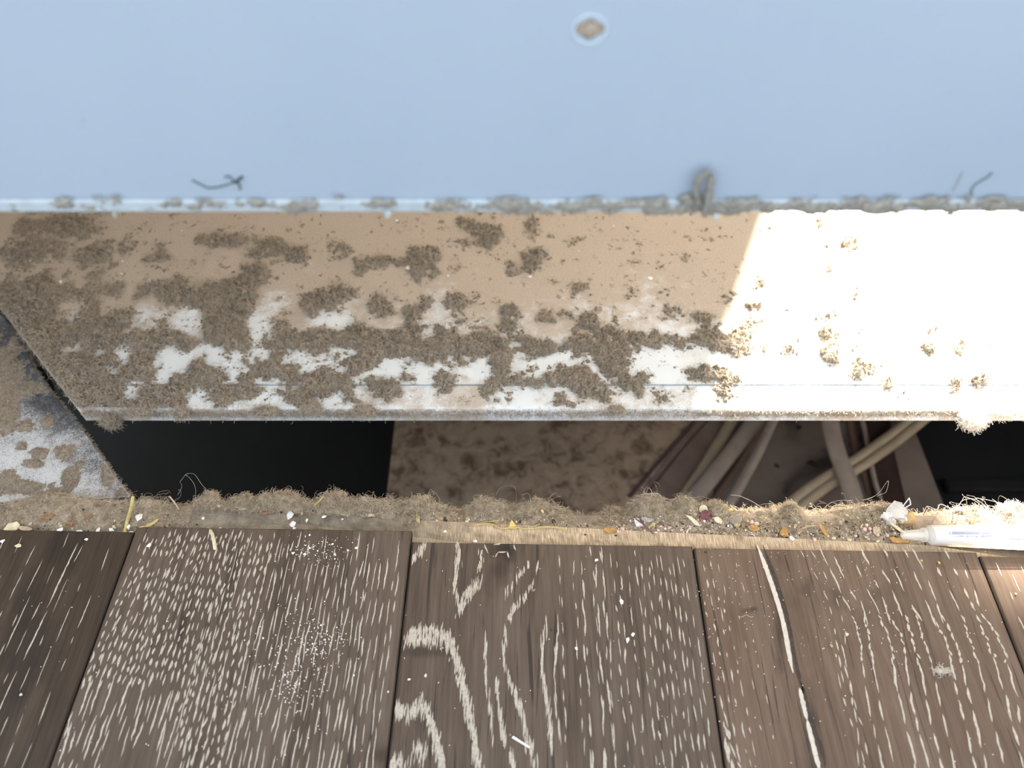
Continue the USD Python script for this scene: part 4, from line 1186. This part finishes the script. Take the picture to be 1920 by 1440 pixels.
# ------------------------------------------------------------------ threads that stick out of the bank
def hair(pts, w, m, label, y=None, cat='hair', parent=None, name='hair'):
    y = yc + .001 if y is None else y
    q = spline([aty(u, v, y + .004 * math.sin(i * 1.3)) for i, (u, v) in enumerate(pts)], 30)
    o = tubev(q, w / 2)
    return obj(name, o, m, parent, **({} if parent else dict(label=label, cat=cat)))
hair([(333, 928), (340, 915), (338, 905), (344, 895), (349, 889), (360, 888), (370, 896), (378, 908), (385, 915), (386, 928)], .00022, 'grey_thread', 'looped grey hair rising over the black gap')
hair([(351, 893), (357, 898), (364, 908), (367, 922), (362, 945)], .00018, 'grey_thread', 'second grey hair crossing the loop over the black gap')
hair([(300, 941), (320, 942), (337, 932), (334, 918)], .00018, 'grey_thread', 'short grey hair at the foot of the loop')
hair([(1212, 942), (1213, 925), (1217, 915), (1222, 922), (1219, 932)], .00022, 'pale_thread', 'small looped fibre on top of the largest tangle')
hair([(1190, 950), (1188, 938), (1196, 930), (1210, 926), (1225, 925), (1240, 932), (1262, 936)], .00024, 'pale_thread', 'pale fibre arching over the largest tangle')
hair([(1223, 934), (1245, 933), (1270, 940), (1285, 932), (1293, 938)], .00020, 'pale_thread', 'pale fibre between the largest tangle and the clump at its right')
hair([(1327, 944), (1335, 936), (1343, 936), (1348, 944)], .00020, 'grey_thread', 'small arched fibre behind the maroon flake')
hair([(1370, 929), (1395, 933), (1415, 943), (1429, 953)], .00016, 'pale_thread', 'long straight hair over the feathery scrap')
hair([(1372, 955), (1374, 948), (1380, 950), (1388, 958)], .00016, 'pale_thread', 'short curl left of the tan lint peak')
hair([(1495, 950), (1512, 958), (1522, 956), (1527, 948), (1521, 943), (1519, 950), (1526, 956), (1528, 965)], .00018, 'pale_thread', 'little curled loop right of the tan lint peak')
hair([(1536, 965), (1548, 950), (1560, 942), (1580, 938), (1600, 939)], .00018, 'pale_thread', 'arched hair left of the clear scrap')
hair([(1560, 955), (1570, 947), (1585, 948), (1598, 952)], .00016, 'pale_thread', 'low hair under the arched one')
hair([(1617, 938), (1640, 930), (1655, 915), (1666, 904), (1664, 915), (1655, 926), (1644, 931)], .00020, 'pale_thread', 'tall narrow hair loop left of the clear scrap')
hair([(1632, 948), (1640, 941), (1655, 943), (1672, 948)], .00020, 'pale_thread', 'short arched fibre leaning on the clear scrap')
hair([(1712, 967), (1726, 966), (1735, 954), (1745, 951), (1753, 955), (1760, 949), (1772, 948), (1782, 954), (1792, 954), (1800, 946)], .00042, 'pale_thread', 'thick wavy white thread behind the syringe')
hair([(1790, 955), (1800, 944), (1806, 934), (1815, 933), (1826, 938), (1832, 948), (1830, 955)], .00036, 'pale_thread', 'arched white thread behind the syringe barrel')
hair([(1800, 946), (1812, 936), (1828, 936), (1842, 944), (1855, 953), (1870, 962)], .00030, 'pale_thread', 'white thread reaching right to the sunlit fluff')
hair([(1830, 935), (1850, 937), (1875, 943), (1892, 949)], .00020, 'pale_thread', 'fine white thread over the sunlit fluff')
hair([(1815, 953), (1830, 950), (1842, 949), (1852, 956)], .00024, 'pale_thread', 'small pale fibre on the hump behind the syringe')
hair([(930, 930), (937, 916), (952, 911), (965, 914), (968, 925), (962, 940)], .00012, 'grey_thread', 'hardly visible thin hair arch below the tan board')

# ------------------------------------------------------------------ things lying in the debris
def item(name, mesh, m, u, v, label, cat, dz=.0005, z=None, smooth=False, group=None, rz=0, rx=0, ry=0, key=None):
    p = on_bank(u, v) if z is None else at(u, v, z)
    return obj(name, moved(turned(mesh, rz, rx, ry), p + [0, 0, dz]), m, smooth=smooth, label=label, cat=cat, group=group)

def outline(n, rx, ry, seed, jag=.25):
    q = np.random.default_rng(seed)
    a = np.sort(np.linspace(0, 2 * np.pi, n, endpoint=False) + q.normal(0, .12, n))
    k = 1 + q.uniform(-jag, jag, n)
    return np.stack([rx * k * np.cos(a), ry * k * np.sin(a)], 1)

item('petal', flake(outline(8, .0046, .0050, 1, .16), .0004, .25, 3, .7), 'maroon', 1322, 974, 'crumpled maroon petal-like flake on the debris bank', 'flake', .0022, rx=.75)
disc = trimesh.creation.cylinder(.0027, .0008, sections=28)
item('disc', disc, 'cream', 1317, 959, 'round cream-yellow disc above the maroon flake', 'disc', .0030, rx=.75)
item('crumb', chip(.0011, .0011, .0010, 3), 'pink', 1303, 967, 'pink crumb left of the round cream disc', 'crumb', .0016)
item('shell_sliver', flake([(-.0052, .0022), (-.001, .0012), (.0028, -.0022), (.0040, -.0048), (.0012, -.0040), (-.0028, .0002)], .0006, .2, 4, .2), 'cream', 1298, 975, 'curved cream sliver left of the maroon flake', 'sliver', .0020, rx=.5)
item('flake', flake(outline(7, .0032, .0018, 5), .0005, .2, 5, .3), 'cream', 1346, 978, 'flat cream flake right of the maroon flake', 'flake', .0016, rx=.4, rz=-.3)
item('crumb', chip(.0019, .0014, .0010, 6), 'yellow', 1368, 959, 'yellow crumb on the crest above the feathery scrap', 'crumb', .0018)
item('crumb', chip(.0014, .0016, .0012, 7), 'yellow', 1018, 961, 'bright yellow crumb on the crest right of the pale hump', 'crumb', .0020)
# feathery scrap: a splayed sheaf of grey slivers
t = thing('feathery_scrap', 'grey feathery scrap of splayed slivers beside the maroon flake', 'scrap', on_bank(1372, 982))
for k in range(14):
    a = math.radians(28 + k * 2.4)
    q = np.array([[0, 0, .0008], [.004, 0, .0016], [.0070 + .0016 * math.sin(k * 2.1), 0, .0020 + .0006 * math.cos(k * 1.7)]]) * [1, 1, 1]
    m = sweep(spline(q, 6), flat(.0006, .0005))
    obj('sliver', moved(turned(m, a), [-.003 + .0004 * k, .0008 - .0005 * k + .0016, .0006 + .00012 * (k % 5)]), ('gray_scrap', 'tan_bit', 'gray_scrap')[k % 3], t)
obj('scrap_body', moved(flake(outline(9, .0030, .0024, 9, .4), .0005, .1, 9, .7), [-.0032, -.0022, .0008]), 'gray_scrap', t)
item('crumb', chip(.0026, .0016, .0012, 8), 'yellow', 1381, 988, 'yellow crumb lodged in the feathery scrap', 'crumb', .0022)
item('flake', flake(outline(7, .0034, .0020, 10), .0004, .3, 10, .5), 'amber', 1412, 992, 'orange-brown flake right of the feathery scrap', 'flake', .0012, rx=.4)
item('crumb', chip(.0022, .0016, .0014, 11), 'cream', 1418, 984, 'pale cream crumb behind the orange-brown flake', 'crumb', .0016)
item('crumb', chip(.0016, .0013, .0012, 12), 'pink', 1408, 981, 'pinkish crumb right of the grey slivers', 'crumb', .0016)
# clear plastic scrap
q = on_bank(1678, 975)
t = thing('plastic_scrap', 'crumpled clear plastic scrap standing on the bank beside the ochre lump', 'plastic scrap', q)
w = outline(11, .0062, .0085, 12, .22)
m = flake(w, .0003, .2, 12, 1.3)
obj('film', moved(turned(m, .2, 1.0), [-.001, .003, .006]), 'film_plastic', t)
obj('film', moved(turned(flake(outline(9, .0050, .0052, 14, .3), .0003, .3, 14, 1.4), -.5, .8, .5), [-.006, -.001, .002]), 'film_plastic', t)
sp = np.array([[.0022, .004, .0105], [.0042, .006, .0165], [.0062, .006, .0130], [.0072, .005, .0105], [.0045, .004, .0080]])
obj('spike', tubev(sp, .00035), 'plaster', t)
item('crumb', chip(.0068, .0058, .0052, 15, 22), 'ochre_crumb', 1695, 978, 'large ochre lump of crumb at the tip of the syringe', 'crumb', .0030)
item('flake', flake([(-.0060, .0026), (-.002, .0012), (.003, -.0030), (.0052, -.0060), (.0020, -.0048), (-.004, .0004)], .0005, .1, 16, .2), 'cream', 1680, 990, 'yellowish sliver from the ochre lump to the syringe tip', 'sliver', .0028, rx=.4)
item('flake', flake([(-.0058, .0014), (-.003, .0024), (.001, .0012), (.0056, -.0008), (.0050, -.0016), (-.002, -.0016), (-.0052, -.0010)], .0006, .1, 17, .3), 'amber', 1684, 1016, 'translucent amber flake under the syringe tip', 'flake', .0014)
BEADS = [(1620, 994, 1.35), (1630, 993, 1.1), (1624, 986, 1.0), (1645, 1005, 1.05), (1663, 1006, 1.05), (1614, 990, .8)]
for i, (u, v, a) in enumerate(BEADS):
    s = trimesh.creation.icosphere(3, a * .001)
    item('bead', s, 'pink', u, v, ['largest pink bead in the cluster left of the ochre lump', 'pink bead right of the largest one', 'pink bead above the largest one', 'single pink bead left of the amber flake', 'single pink bead just above the amber flake', 'smallest pink bead of the cluster'][i], 'bead', .0010, smooth=True)
item('flake', flake(outline(7, .0026, .0030, 18, .2), .0004, .2, 18, .4), 'tan_bit', 1641, 996, 'tan flake between the pink beads', 'flake', .0014, rx=.5)
item('flake', flake([(-.0016, .0060), (.0012, .0040), (.0040, -.002), (.0060, -.0060), (.0034, -.0046), (-.0004, .0010)], .0005, .2, 19, .3), 'amber', 1540, 1001, 'long amber husk in the middle of the right bank', 'husk', .0016, rx=.3)
item('straw_bit', tube(spline(np.array([[-.0050, -.0012, 0], [0, .0004, .001], [.0055, .0012, .0006]]), 10), .0005), 'tan_bit', 1513, 992, 'pale curved straw bit above the amber husk', 'straw', .0014)
item('crumb', chip(.0020, .0017, .0014, 20), 'plaster', 1483, 1011, 'white crumb at the plank edge below the tan peak', 'crumb', .0014)
item('crumb', chip(.0017, .0014, .0012, 21), 'pink', 1526, 1014, 'pinkish crumb at the plank edge left of the amber husk', 'crumb', .0012)
item('husk', flake(outline(8, .0030, .0036, 22, .3), .0004, .5, 22, .9), 'amber', 1468, 1000, 'curled amber husk below the tan lint peak', 'husk', .0014, rx=.4)
item('crumb', chip(.0014, .0012, .0010, 23), 'pink', 1603, 1006, 'pale pink crumb right of the amber husk', 'crumb', .0010)
item('crumb', chip(.0016, .0013, .0010, 24), 'cream', 1562, 1010, 'cream crumb by the plank edge right of the husk', 'crumb', .0010)
for i, (u, v, a, b) in enumerate(((1167, 993, 1.7, 1.5), (1158, 998, 1.0, 1.0), (1234, 996, 1.1, 1.0), (1255, 991, 1.5, 1.3), (1278, 995, 1.4, 1.0), (1230, 1000, 1.4, .9))):
    item('crumb', chip(a * .001, b * .001, b * .001, 500 + i), 'pink', u, v, ['biggest pink crumb at the left end of the crumbly stretch', 'pinkish-white crumb beside the biggest pink one', 'round pink crumb below the largest tangle', 'pale pink crumb below the largest tangle', 'flat pink crumb left of the cream sliver', 'pink crumb touching the pale board edge'][i], 'crumb', .0010)
item('husk', flake(outline(7, .0040, .0018, 25, .2), .0005, .4, 25, .6), 'amber', 1143, 997, 'amber husk left of the biggest pink crumb', 'husk', .0012)
item('stick', tube(spline(np.array([[-.0052, .0050, .0010], [0, 0, .0016], [.0044, -.0052, .0006]]), 8), .0004), 'maroon', 1208, 990, 'thin dark red stem below the largest tangle', 'stem', .0014)
item('scrap', flake(outline(9, .0042, .0016, 26, .3), .0004, .2, 26, .7), 'gray_scrap', 1213, 977, 'blue-grey paper scrap below the largest tangle', 'scrap', .0018, rx=.4)
item('scrap', flake(outline(9, .0030, .0022, 27, .3), .0004, .2, 27, .7), 'plaster', 1196, 983, 'white torn scrap left of the dark red stem', 'scrap', .0016, rx=.5, rz=-.8)
item('crumb', chip(.0015, .0015, .0008, 28), 'straw', 1224, 984, 'olive-yellow crumb right of the blue-grey scrap', 'crumb', .0016)
# yellow dried strands
t = thing('yellow_strands', 'dry yellow plant strands with a small leaf on the pale board edge', 'plant strands')
def low(u, v, h=.0012): return on_bank(u, v) + [0, 0, h]
for i, pts in enumerate(([(888, 987), (915, 984), (928, 987), (940, 993), (960, 990), (980, 993), (1000, 993), (1018, 990), (1045, 991), (1062, 997)], [(895, 984), (915, 980), (935, 978)], [(955, 982), (968, 990), (980, 993)], [(993, 992), (1005, 987), (1012, 984)], [(1062, 997), (1050, 993), (1030, 991), (1010, 992)])):
    obj('strand', tubev(spline([low(*p) for p in pts], 24), (.00045, .0003, .0003, .0003, .00035)[i]), 'straw', t)
obj('leaf', moved(turned(flake([(-.0024, -.0020), (-.0002, .0034), (.0026, -.0004), (.0030, -.0024)], .0004, .1, 30, .3), 0, .6), low(960, 987, .0016)), 'yellow', t, label='small yellow leaf')
item('crumb', chip(.0028, .0014, .0010, 31), 'cream', 697, 968, 'elongated pale yellow crumb on the grey lint at centre left', 'crumb', .0016)
item('flake', flake([(-.0010, .0040), (.0014, .0020), (.0016, -.0028), (-.0006, -.0018)], .0006, .1, 32, .3), 'straw', 783, 976, 'yellow flake above the corner of the second plank', 'flake', .0014, rx=.4)
item('crumb', chip(.0014, .0020, .0012, 33), 'plaster', 768, 980, 'white crumb beside the yellow flake at the plank corner', 'crumb', .0018)
item('crumb', chip(.0019, .0010, .0008, 34), 'plaster', 891, 1016, 'white oval crumb on the edge of the knotty plank', 'crumb', .0008, z=-.001)
item('crumb', chip(.0012, .0010, .0008, 35), 'amber', 843, 991, 'small orange crumb on the pale board edge', 'crumb', .0006)
item('crumb', chip(.0014, .0012, .0008, 36), 'plaster', 835, 998, 'small pale crumb left of the orange one', 'crumb', .0006)
# left part of the bank
obj('straw_stalk', tubev(spline([low(235, 1006, .0016), low(240, 985, .0022), aty(245, 955, YS - .008), aty(249, 933, YS - .004)], 14), .00105), 'straw', label='yellow straw stalk standing upright at left', cat='straw')
obj('stick', tubev(spline([low(336, 956, .0008), aty(327, 942, YS + .001), aty(318, 931, YS + .004)], 8), .0005), 'tan_bit', label='short pale twig sticking up near the hair loop', cat='twig')
obj('straw_bit', tubev(spline([low(590, 948, .001), aty(598, 940, YS + .001), aty(606, 931, YS + .003)], 8), .0005), 'straw', label='short straw sticking up left of the greenish hump', cat='straw')
t = thing('bent_stick', 'whitish bent stick with a brownish head hanging over the plank edge', 'stick')
hp = [low(394, 995, .0018), at(399, 1005, .0016), at(403, 1028, .0012)]
obj('shaft', tubev(spline(hp, 10), .0011), 'cream', t)
obj('head', moved(chip(.0026, .0014, .0012, 37), low(388, 993, .0014)), 'tan_bit', t)
CH = [(543, 967, 2.4, 2.9, 'big flat white plaster chip on the bank at centre left'), (550, 984, 2.0, 1.7, 'white plaster chip below the big flat one'), (553, 993, 1.0, .8, 'small white chip at the plank edge under the big ones'),
      (262, 972, 2.2, 2.0, 'white plaster chip right of the upright straw'), (115, 995, 1.5, 1.2, 'round white chip on the bank at far left'), (150, 999, 1.9, 1.2, 'white chip at the plank edge left of the straw'),
      (184, 1000, 1.2, 2.2, 'jagged upright white chip left of the straw'), (242, 978, .7, 1.1, 'thin white chip touching the straw'), (243, 990, 1.0, 1.6, 'white chip at the foot of the straw'), (212, 995, 1.8, 1.2, 'broken white chips pile left of the straw'),
      (208, 1004, 2.4, .9, 'pinkish-white flat chip at the plank edge'), (247, 1002, 1.8, 1.0, 'white chip right of the foot of the straw'), (68, 1001, 1.7, 1.0, 'white chip beside the cream shells'), (58, 1003, 1.0, .9, 'tiny white chip below the cream shells'),
      (609, 971, 1.5, .9, 'small triangular white chip above the plank'), (383, 974, 1.1, .9, 'pale green-white chip above the bent stick'), (365, 995, 1.1, .8, 'white chip at the plank edge left of the bent stick'), (414, 993, 1.0, .9, 'rounded pale chip right of the bent stick'),
      (426, 995, .9, .7, 'second pale chip right of the bent stick'), (281, 994, .9, .7, 'white chip at the corner of the first seam'), (642, 977, .8, .8, 'tiny white chip above the middle plank end'), (576, 978, .7, 1.0, 'tiny upright white chip right of the flat chips'),
      (412, 950, 1.6, .8, 'pinkish paper chip under the left crest'), (455, 956, 2.4, .9, 'pale torn paper chip under the left crest')]
for i, (u, v, a, b, lb) in enumerate(CH):
    item('plaster_chip', chip(a * .00125, b * .0015, .0008, 600 + i), 'plaster', u, v, lb, 'plaster chip', .0016)
item('shell_flake', flake(outline(6, .0046, .0032, 40, .15), .0005, .5, 40, .4), 'cream', 28, 990, 'curled cream shell flake at the far left', 'flake', .0014, rx=.4, rz=.4)
item('shell_flake', flake(outline(9, .0050, .0014, 41, .1), .0005, .3, 41, .2), 'tan_bit', 51, 994, 'oval tan shell flake right of the curled one', 'flake', .0012, rz=-.2)
item('shell_flake', flake(outline(6, .0026, .0016, 42, .2), .0005, .2, 42, .3), 'cream', 17, 1002, 'small cream flake under the curled one', 'flake', .0010)
item('rust_flake', flake(outline(8, .0055, .0022, 43, .4), .0004, .1, 43, .6), 'rust', 90, 973, 'rusty orange flake on the dust at left', 'flake', .0010, rz=.25)
item('rust_flake', flake(outline(8, .0032, .0022, 44, .4), .0004, .1, 44, .6), 'rust', 135, 984, 'faint rusty flake right of the orange one', 'flake', .0008)
item('husk', flake(outline(8, .0024, .0010, 45, .2), .0005, .2, 45, .3), 'rust', 168, 971, 'dark red-brown husk above the white chips', 'husk', .0010, rz=.4)
item('husk', flake(outline(8, .0058, .0012, 46, .2), .0004, .2, 46, .3), 'straw', 283, 985, 'olive straw husk right of the upright straw', 'husk', .0010, rz=.55)
item('rust_flake', flake(outline(9, .0044, .0014, 47, .35), .0005, .1, 47, .5), 'rust', 503, 963, 'brick-red flake left of the big white chip', 'flake', .0010, rz=.2)
item('crumb', chip(.0018, .0012, .0008, 48), 'rust', 540, 995, 'orange-red crumb at the plank edge below the white chips', 'crumb', .0008)
item('twig', tube(spline(np.array([[-.003, .0036, .0], [0, 0, .0008], [.003, -.0042, 0]]), 8), .0003), 'rust', 577, 985, 'thin brown twig right of the white chips', 'twig', .0008)
for i, (u, v) in enumerate(((315, 967), (216, 948), (157, 956), (369, 984), (1097, 1003), (1155, 1005), (85, 963))):
    item('dirt_bit', chip(.0010, .0007, .0006, 520 + i), 'dark_bit', u, v, ['black dirt bit in the bank below the twig near the hair loop', 'black dirt bit in the bank left of the upright straw', 'black dirt bit above the dark red-brown husk', 'black dirt bit above the bent stick', 'black dirt bit on the pale board edge, left of the amber husk', 'black dirt bit on the pale board edge under the biggest pink crumb', 'black dirt bit above the rusty orange flake'][i], 'dirt', .0005)

# ------------------------------------------------------------------ bits on the planks
PB = [(669, 1028, 1.6, 1.0, 'white plaster crumb on the dashed plank, right of the powder'), (550, 1038, 1.2, 1.1, 'white crumb at the left of the powder patch'), (572, 1040, 1.3, 1.0, 'white crumb in the middle of the powder patch'), (581, 1028, 1.0, .8, 'upper white crumb of the powder patch'),
      (624, 1021, .9, .8, 'white crumb at the top right of the powder patch'), (629, 1040, .9, 1.2, 'white crumb at the right of the powder patch'), (581, 1004, .8, .9, 'white crumb just below the plank end'), (1118, 1051, 1.4, 1.2, 'white crumb high on the knotty plank'),
      (1165, 1128, 1.3, 2.2, 'tall white crumb on the knotty plank'), (1187, 1191, 1.5, 1.2, 'white crumb right of the lower pair on the knotty plank'), (1178, 1202, 1.5, 2.0, 'lower white crumb of the pair on the knotty plank'), (1080, 1217, 1.1, 1.4, 'white crumb on a grain line of the knotty plank'),
      (767, 1275, 1.0, .9, 'white crumb inside the arched grain, left'), (798, 1267, .7, 1.0, 'white crumb inside the arched grain, right'), (728, 1298, .7, .7, 'white crumb on the seam beside the arched grain'), (280, 1022, 1.7, 1.7, 'pale round crumb at the corner of the dashed plank'),
      (6, 1016, 2.2, 1.5, 'pale crumb at the far left plank end'), (35, 1024, 2.4, 1.6, 'tan shell crumb on the dark plank at far left'), (163, 1012, 1.2, .9, 'small pale crumb on the end of the dark plank'), (40, 1303, .9, .8, 'lone white speck on the dark plank')]
for i, (u, v, a, b, lb) in enumerate(PB):
    item('plaster_crumb', chip(a * .001, b * .001, .0009, 700 + i), 'cream' if 'tan shell' in lb else 'plaster', u, v, lb, 'crumb', .0006, z=0)
item('white_splinter', flake([(-.0048, .0020), (-.0040, .0030), (.0046, -.0006 - .0016), (.0040, -.0030)], .0005, .02, 50), 'plaster', 977, 1392, 'white splinter lying across the grain of the knotty plank', 'splinter', .0004, z=0)
item('crumb', chip(.0009, .0009, .0007, 51), 'rust', 957, 1378, 'orange crumb left of the white splinter', 'crumb', .0005, z=0)
item('crumb', chip(.0012, .0010, .0008, 52), 'rust', 1001, 1107, 'red-brown crumb below the dark knot', 'crumb', .0005, z=0)
item('crumb', chip(.0012, .0009, .0008, 53), 'rust', 689, 1093, 'red-brown crumb on the dashed plank', 'crumb', .0005, z=0)
item('crumb', chip(.0015, .0013, .0010, 54), 'cream', 1587, 1190, 'cream crumb on the reddish plank', 'crumb', .0008, z=0)
item('crumb', chip(.0009, .0012, .0008, 55), 'straw', 1558, 1212, 'straw-coloured crumb left of the cream one', 'crumb', .0006, z=0)
item('crumb', chip(.0014, .0011, .0009, 56), 'yellow', 1759, 1057, 'yellow crumb under the syringe on the reddish plank', 'crumb', .0008, z=0)
item('crumb', chip(.0009, .0010, .0008, 57), 'straw', 1727, 1052, 'smaller straw-yellow crumb left of the yellow one', 'crumb', .0006, z=0)
item('crumb', chip(.0010, .0009, .0007, 58), 'cream', 1904, 1114, 'pale crumb at the right edge of the floor', 'crumb', .0006, z=0)
item('dirt_bit', chip(.0009, .0009, .0006, 59), 'dark_bit', 1187, 1158, 'black speck on the knotty plank', 'dirt', .0004, z=0)
item('dirt_bit', chip(.0012, .0008, .0006, 60), 'dark_bit', 1033, 1182, 'dark brown speck beside a grain line', 'dirt', .0004, z=0)
item('dirt_bit', chip(.0010, .0007, .0005, 61), 'dark_bit', 1323, 1036, 'dark speck at the top of the reddish plank', 'dirt', .0004, z=0)
# fluff wad on the reddish plank
fluff_ball(at(1766, 1258, .0007), .0048, .0014, .0006, 110, np.random.default_rng(77), 'bank_fibre', 'pale_lint', name='fluff_wad', label='flat whitish fluff wad on the reddish plank', cat='lint clump', L=(.002, .0055), width=.00014)
r = np.random.default_rng(57)
c_ = [np.array([at(1385 + 3 * k + 0, 1155 + 2 * math.sin(k), .0003) for k in range(10)])]
curves('thin_fibre', c_, .00014, 'pale_thread', label='fine curled fibre lying on the reddish plank', cat='fibre')
# powder
ms = []
for (cu_, cv_, su, sv, n) in ((600, 1030, 38, 18, 130), (575, 1210, 32, 45, 170), (540, 1290, 18, 24, 60), (615, 1190, 28, 18, 50), (500, 1230, 40, 60, 40)):
    for _ in range(n):
        u, v = r.normal(cu_, su), r.normal(cv_, sv)
        if v < 1003: continue
        s = r.uniform(.00018, .00042) * (1.6 if r.random() < .08 else 1)
        ms.append(moved(trimesh.creation.icosphere(0, s), at(u, v, s * .6)))
for _ in range(190):
    u, v = r.uniform(1300, 1700), 1030 + abs(r.normal(0, 130))
    s = r.uniform(.00015, .00034)
    ms.append(moved(trimesh.creation.icosphere(0, s), at(u, v, s * .6)))
for _ in range(160):
    u, v = r.uniform(0, 1900), r.uniform(1025, 1440)
    s = r.uniform(.00015, .00035)
    ms.append(moved(trimesh.creation.icosphere(0, s), at(u, v, s * .6)))
obj('white_powder', trimesh.util.concatenate(ms), 'plaster', label='fine white plaster powder sprinkled over the planks', cat='powder', kind='stuff')

# ------------------------------------------------------------------ the syringe
a0 = at(1730, 1003, .0062)
RS = .0060
c = np.array([a0[0], a0[1], 0])
cz = .0056
cy = at(1820, 1003, cz)[1]
x0 = at(1738, 1003, cz)[0]
t = thing('syringe', 'white translucent plastic syringe lying on the floor edge at right', 'syringe', (x0, cy, cz))
q = lathe_x([(0, .0028), (.0006, .0044), (.0022, RS), (.085, RS), (.085, RS - .0010), (.0026, RS - .0010), (.0014, .0030), (0, .0018)])
obj('barrel', q, 'syringe_plastic', t, smooth=30)
noz = lathe_x([(-.0150, .0022), (-.0145, .0026), (-.0040, .0034), (-.0030, .0042), (-.0012, .0044), (0.0, .0029), (0.0, .0018), (-.0120, .0012), (-.0150, .0012)])
obj('nozzle', noz, 'nozzle_plastic', t, smooth=30)
pl_ = lathe_x([(.0030, 0), (.0034, RS - .0013), (.012, RS - .0011), (.013, RS - .0022), (.084, RS - .0022), (.084, 0)])
obj('plunger', pl_, 'rod_plastic', t, smooth=30)
obj('flange', box(.085, .0865, -.010, .010, -RS + .0008, RS - .0008, .0004), 'syringe_plastic', t)
def on_barrel(x, a, L, w):
    """A printed mark wrapped on the barrel; a = angle from straight up towards the camera."""
    rr = RS + .00004
    n = 5
    aa = np.linspace(a - w / 2 / rr, a + w / 2 / rr, n)
    v = np.array([[x + s * L, -rr * math.sin(b), rr * math.cos(b)] for s in (0, 1) for b in aa])
    f = []
    for j in range(n - 1): f += [[j, j + n, j + n + 1], [j, j + n + 1, j + 1]]
    return trimesh.Trimesh(v, f, process=False)
marks = [on_barrel(.0120, .30, .0160, .0016), on_barrel(.0290, .30, .0050, .0016), on_barrel(.0355, .30, .0120, .0016), on_barrel(.0490, .30, .0200, .0016), on_barrel(.0105, .30, .0006, .0016)]
for m in marks: obj('printed_bar', m, 'print_blue', t)
r = np.random.default_rng(58)
ms = []
x = .0130
while x < .034:
    if r.random() < .8: ms.append(on_barrel(x, .62 + r.normal(0, .02), r.uniform(.0004, .0009), r.uniform(.0004, .0008)))
    x += r.uniform(.0008, .0015)
x = .046
while x < .056:
    ms.append(on_barrel(x, .90 + r.normal(0, .02), r.uniform(.0006, .0012), r.uniform(.0004, .0008)))
    x += r.uniform(.001, .0016)
obj('printed_line', trimesh.util.concatenate(ms), 'print_blue', t, kind='stuff')
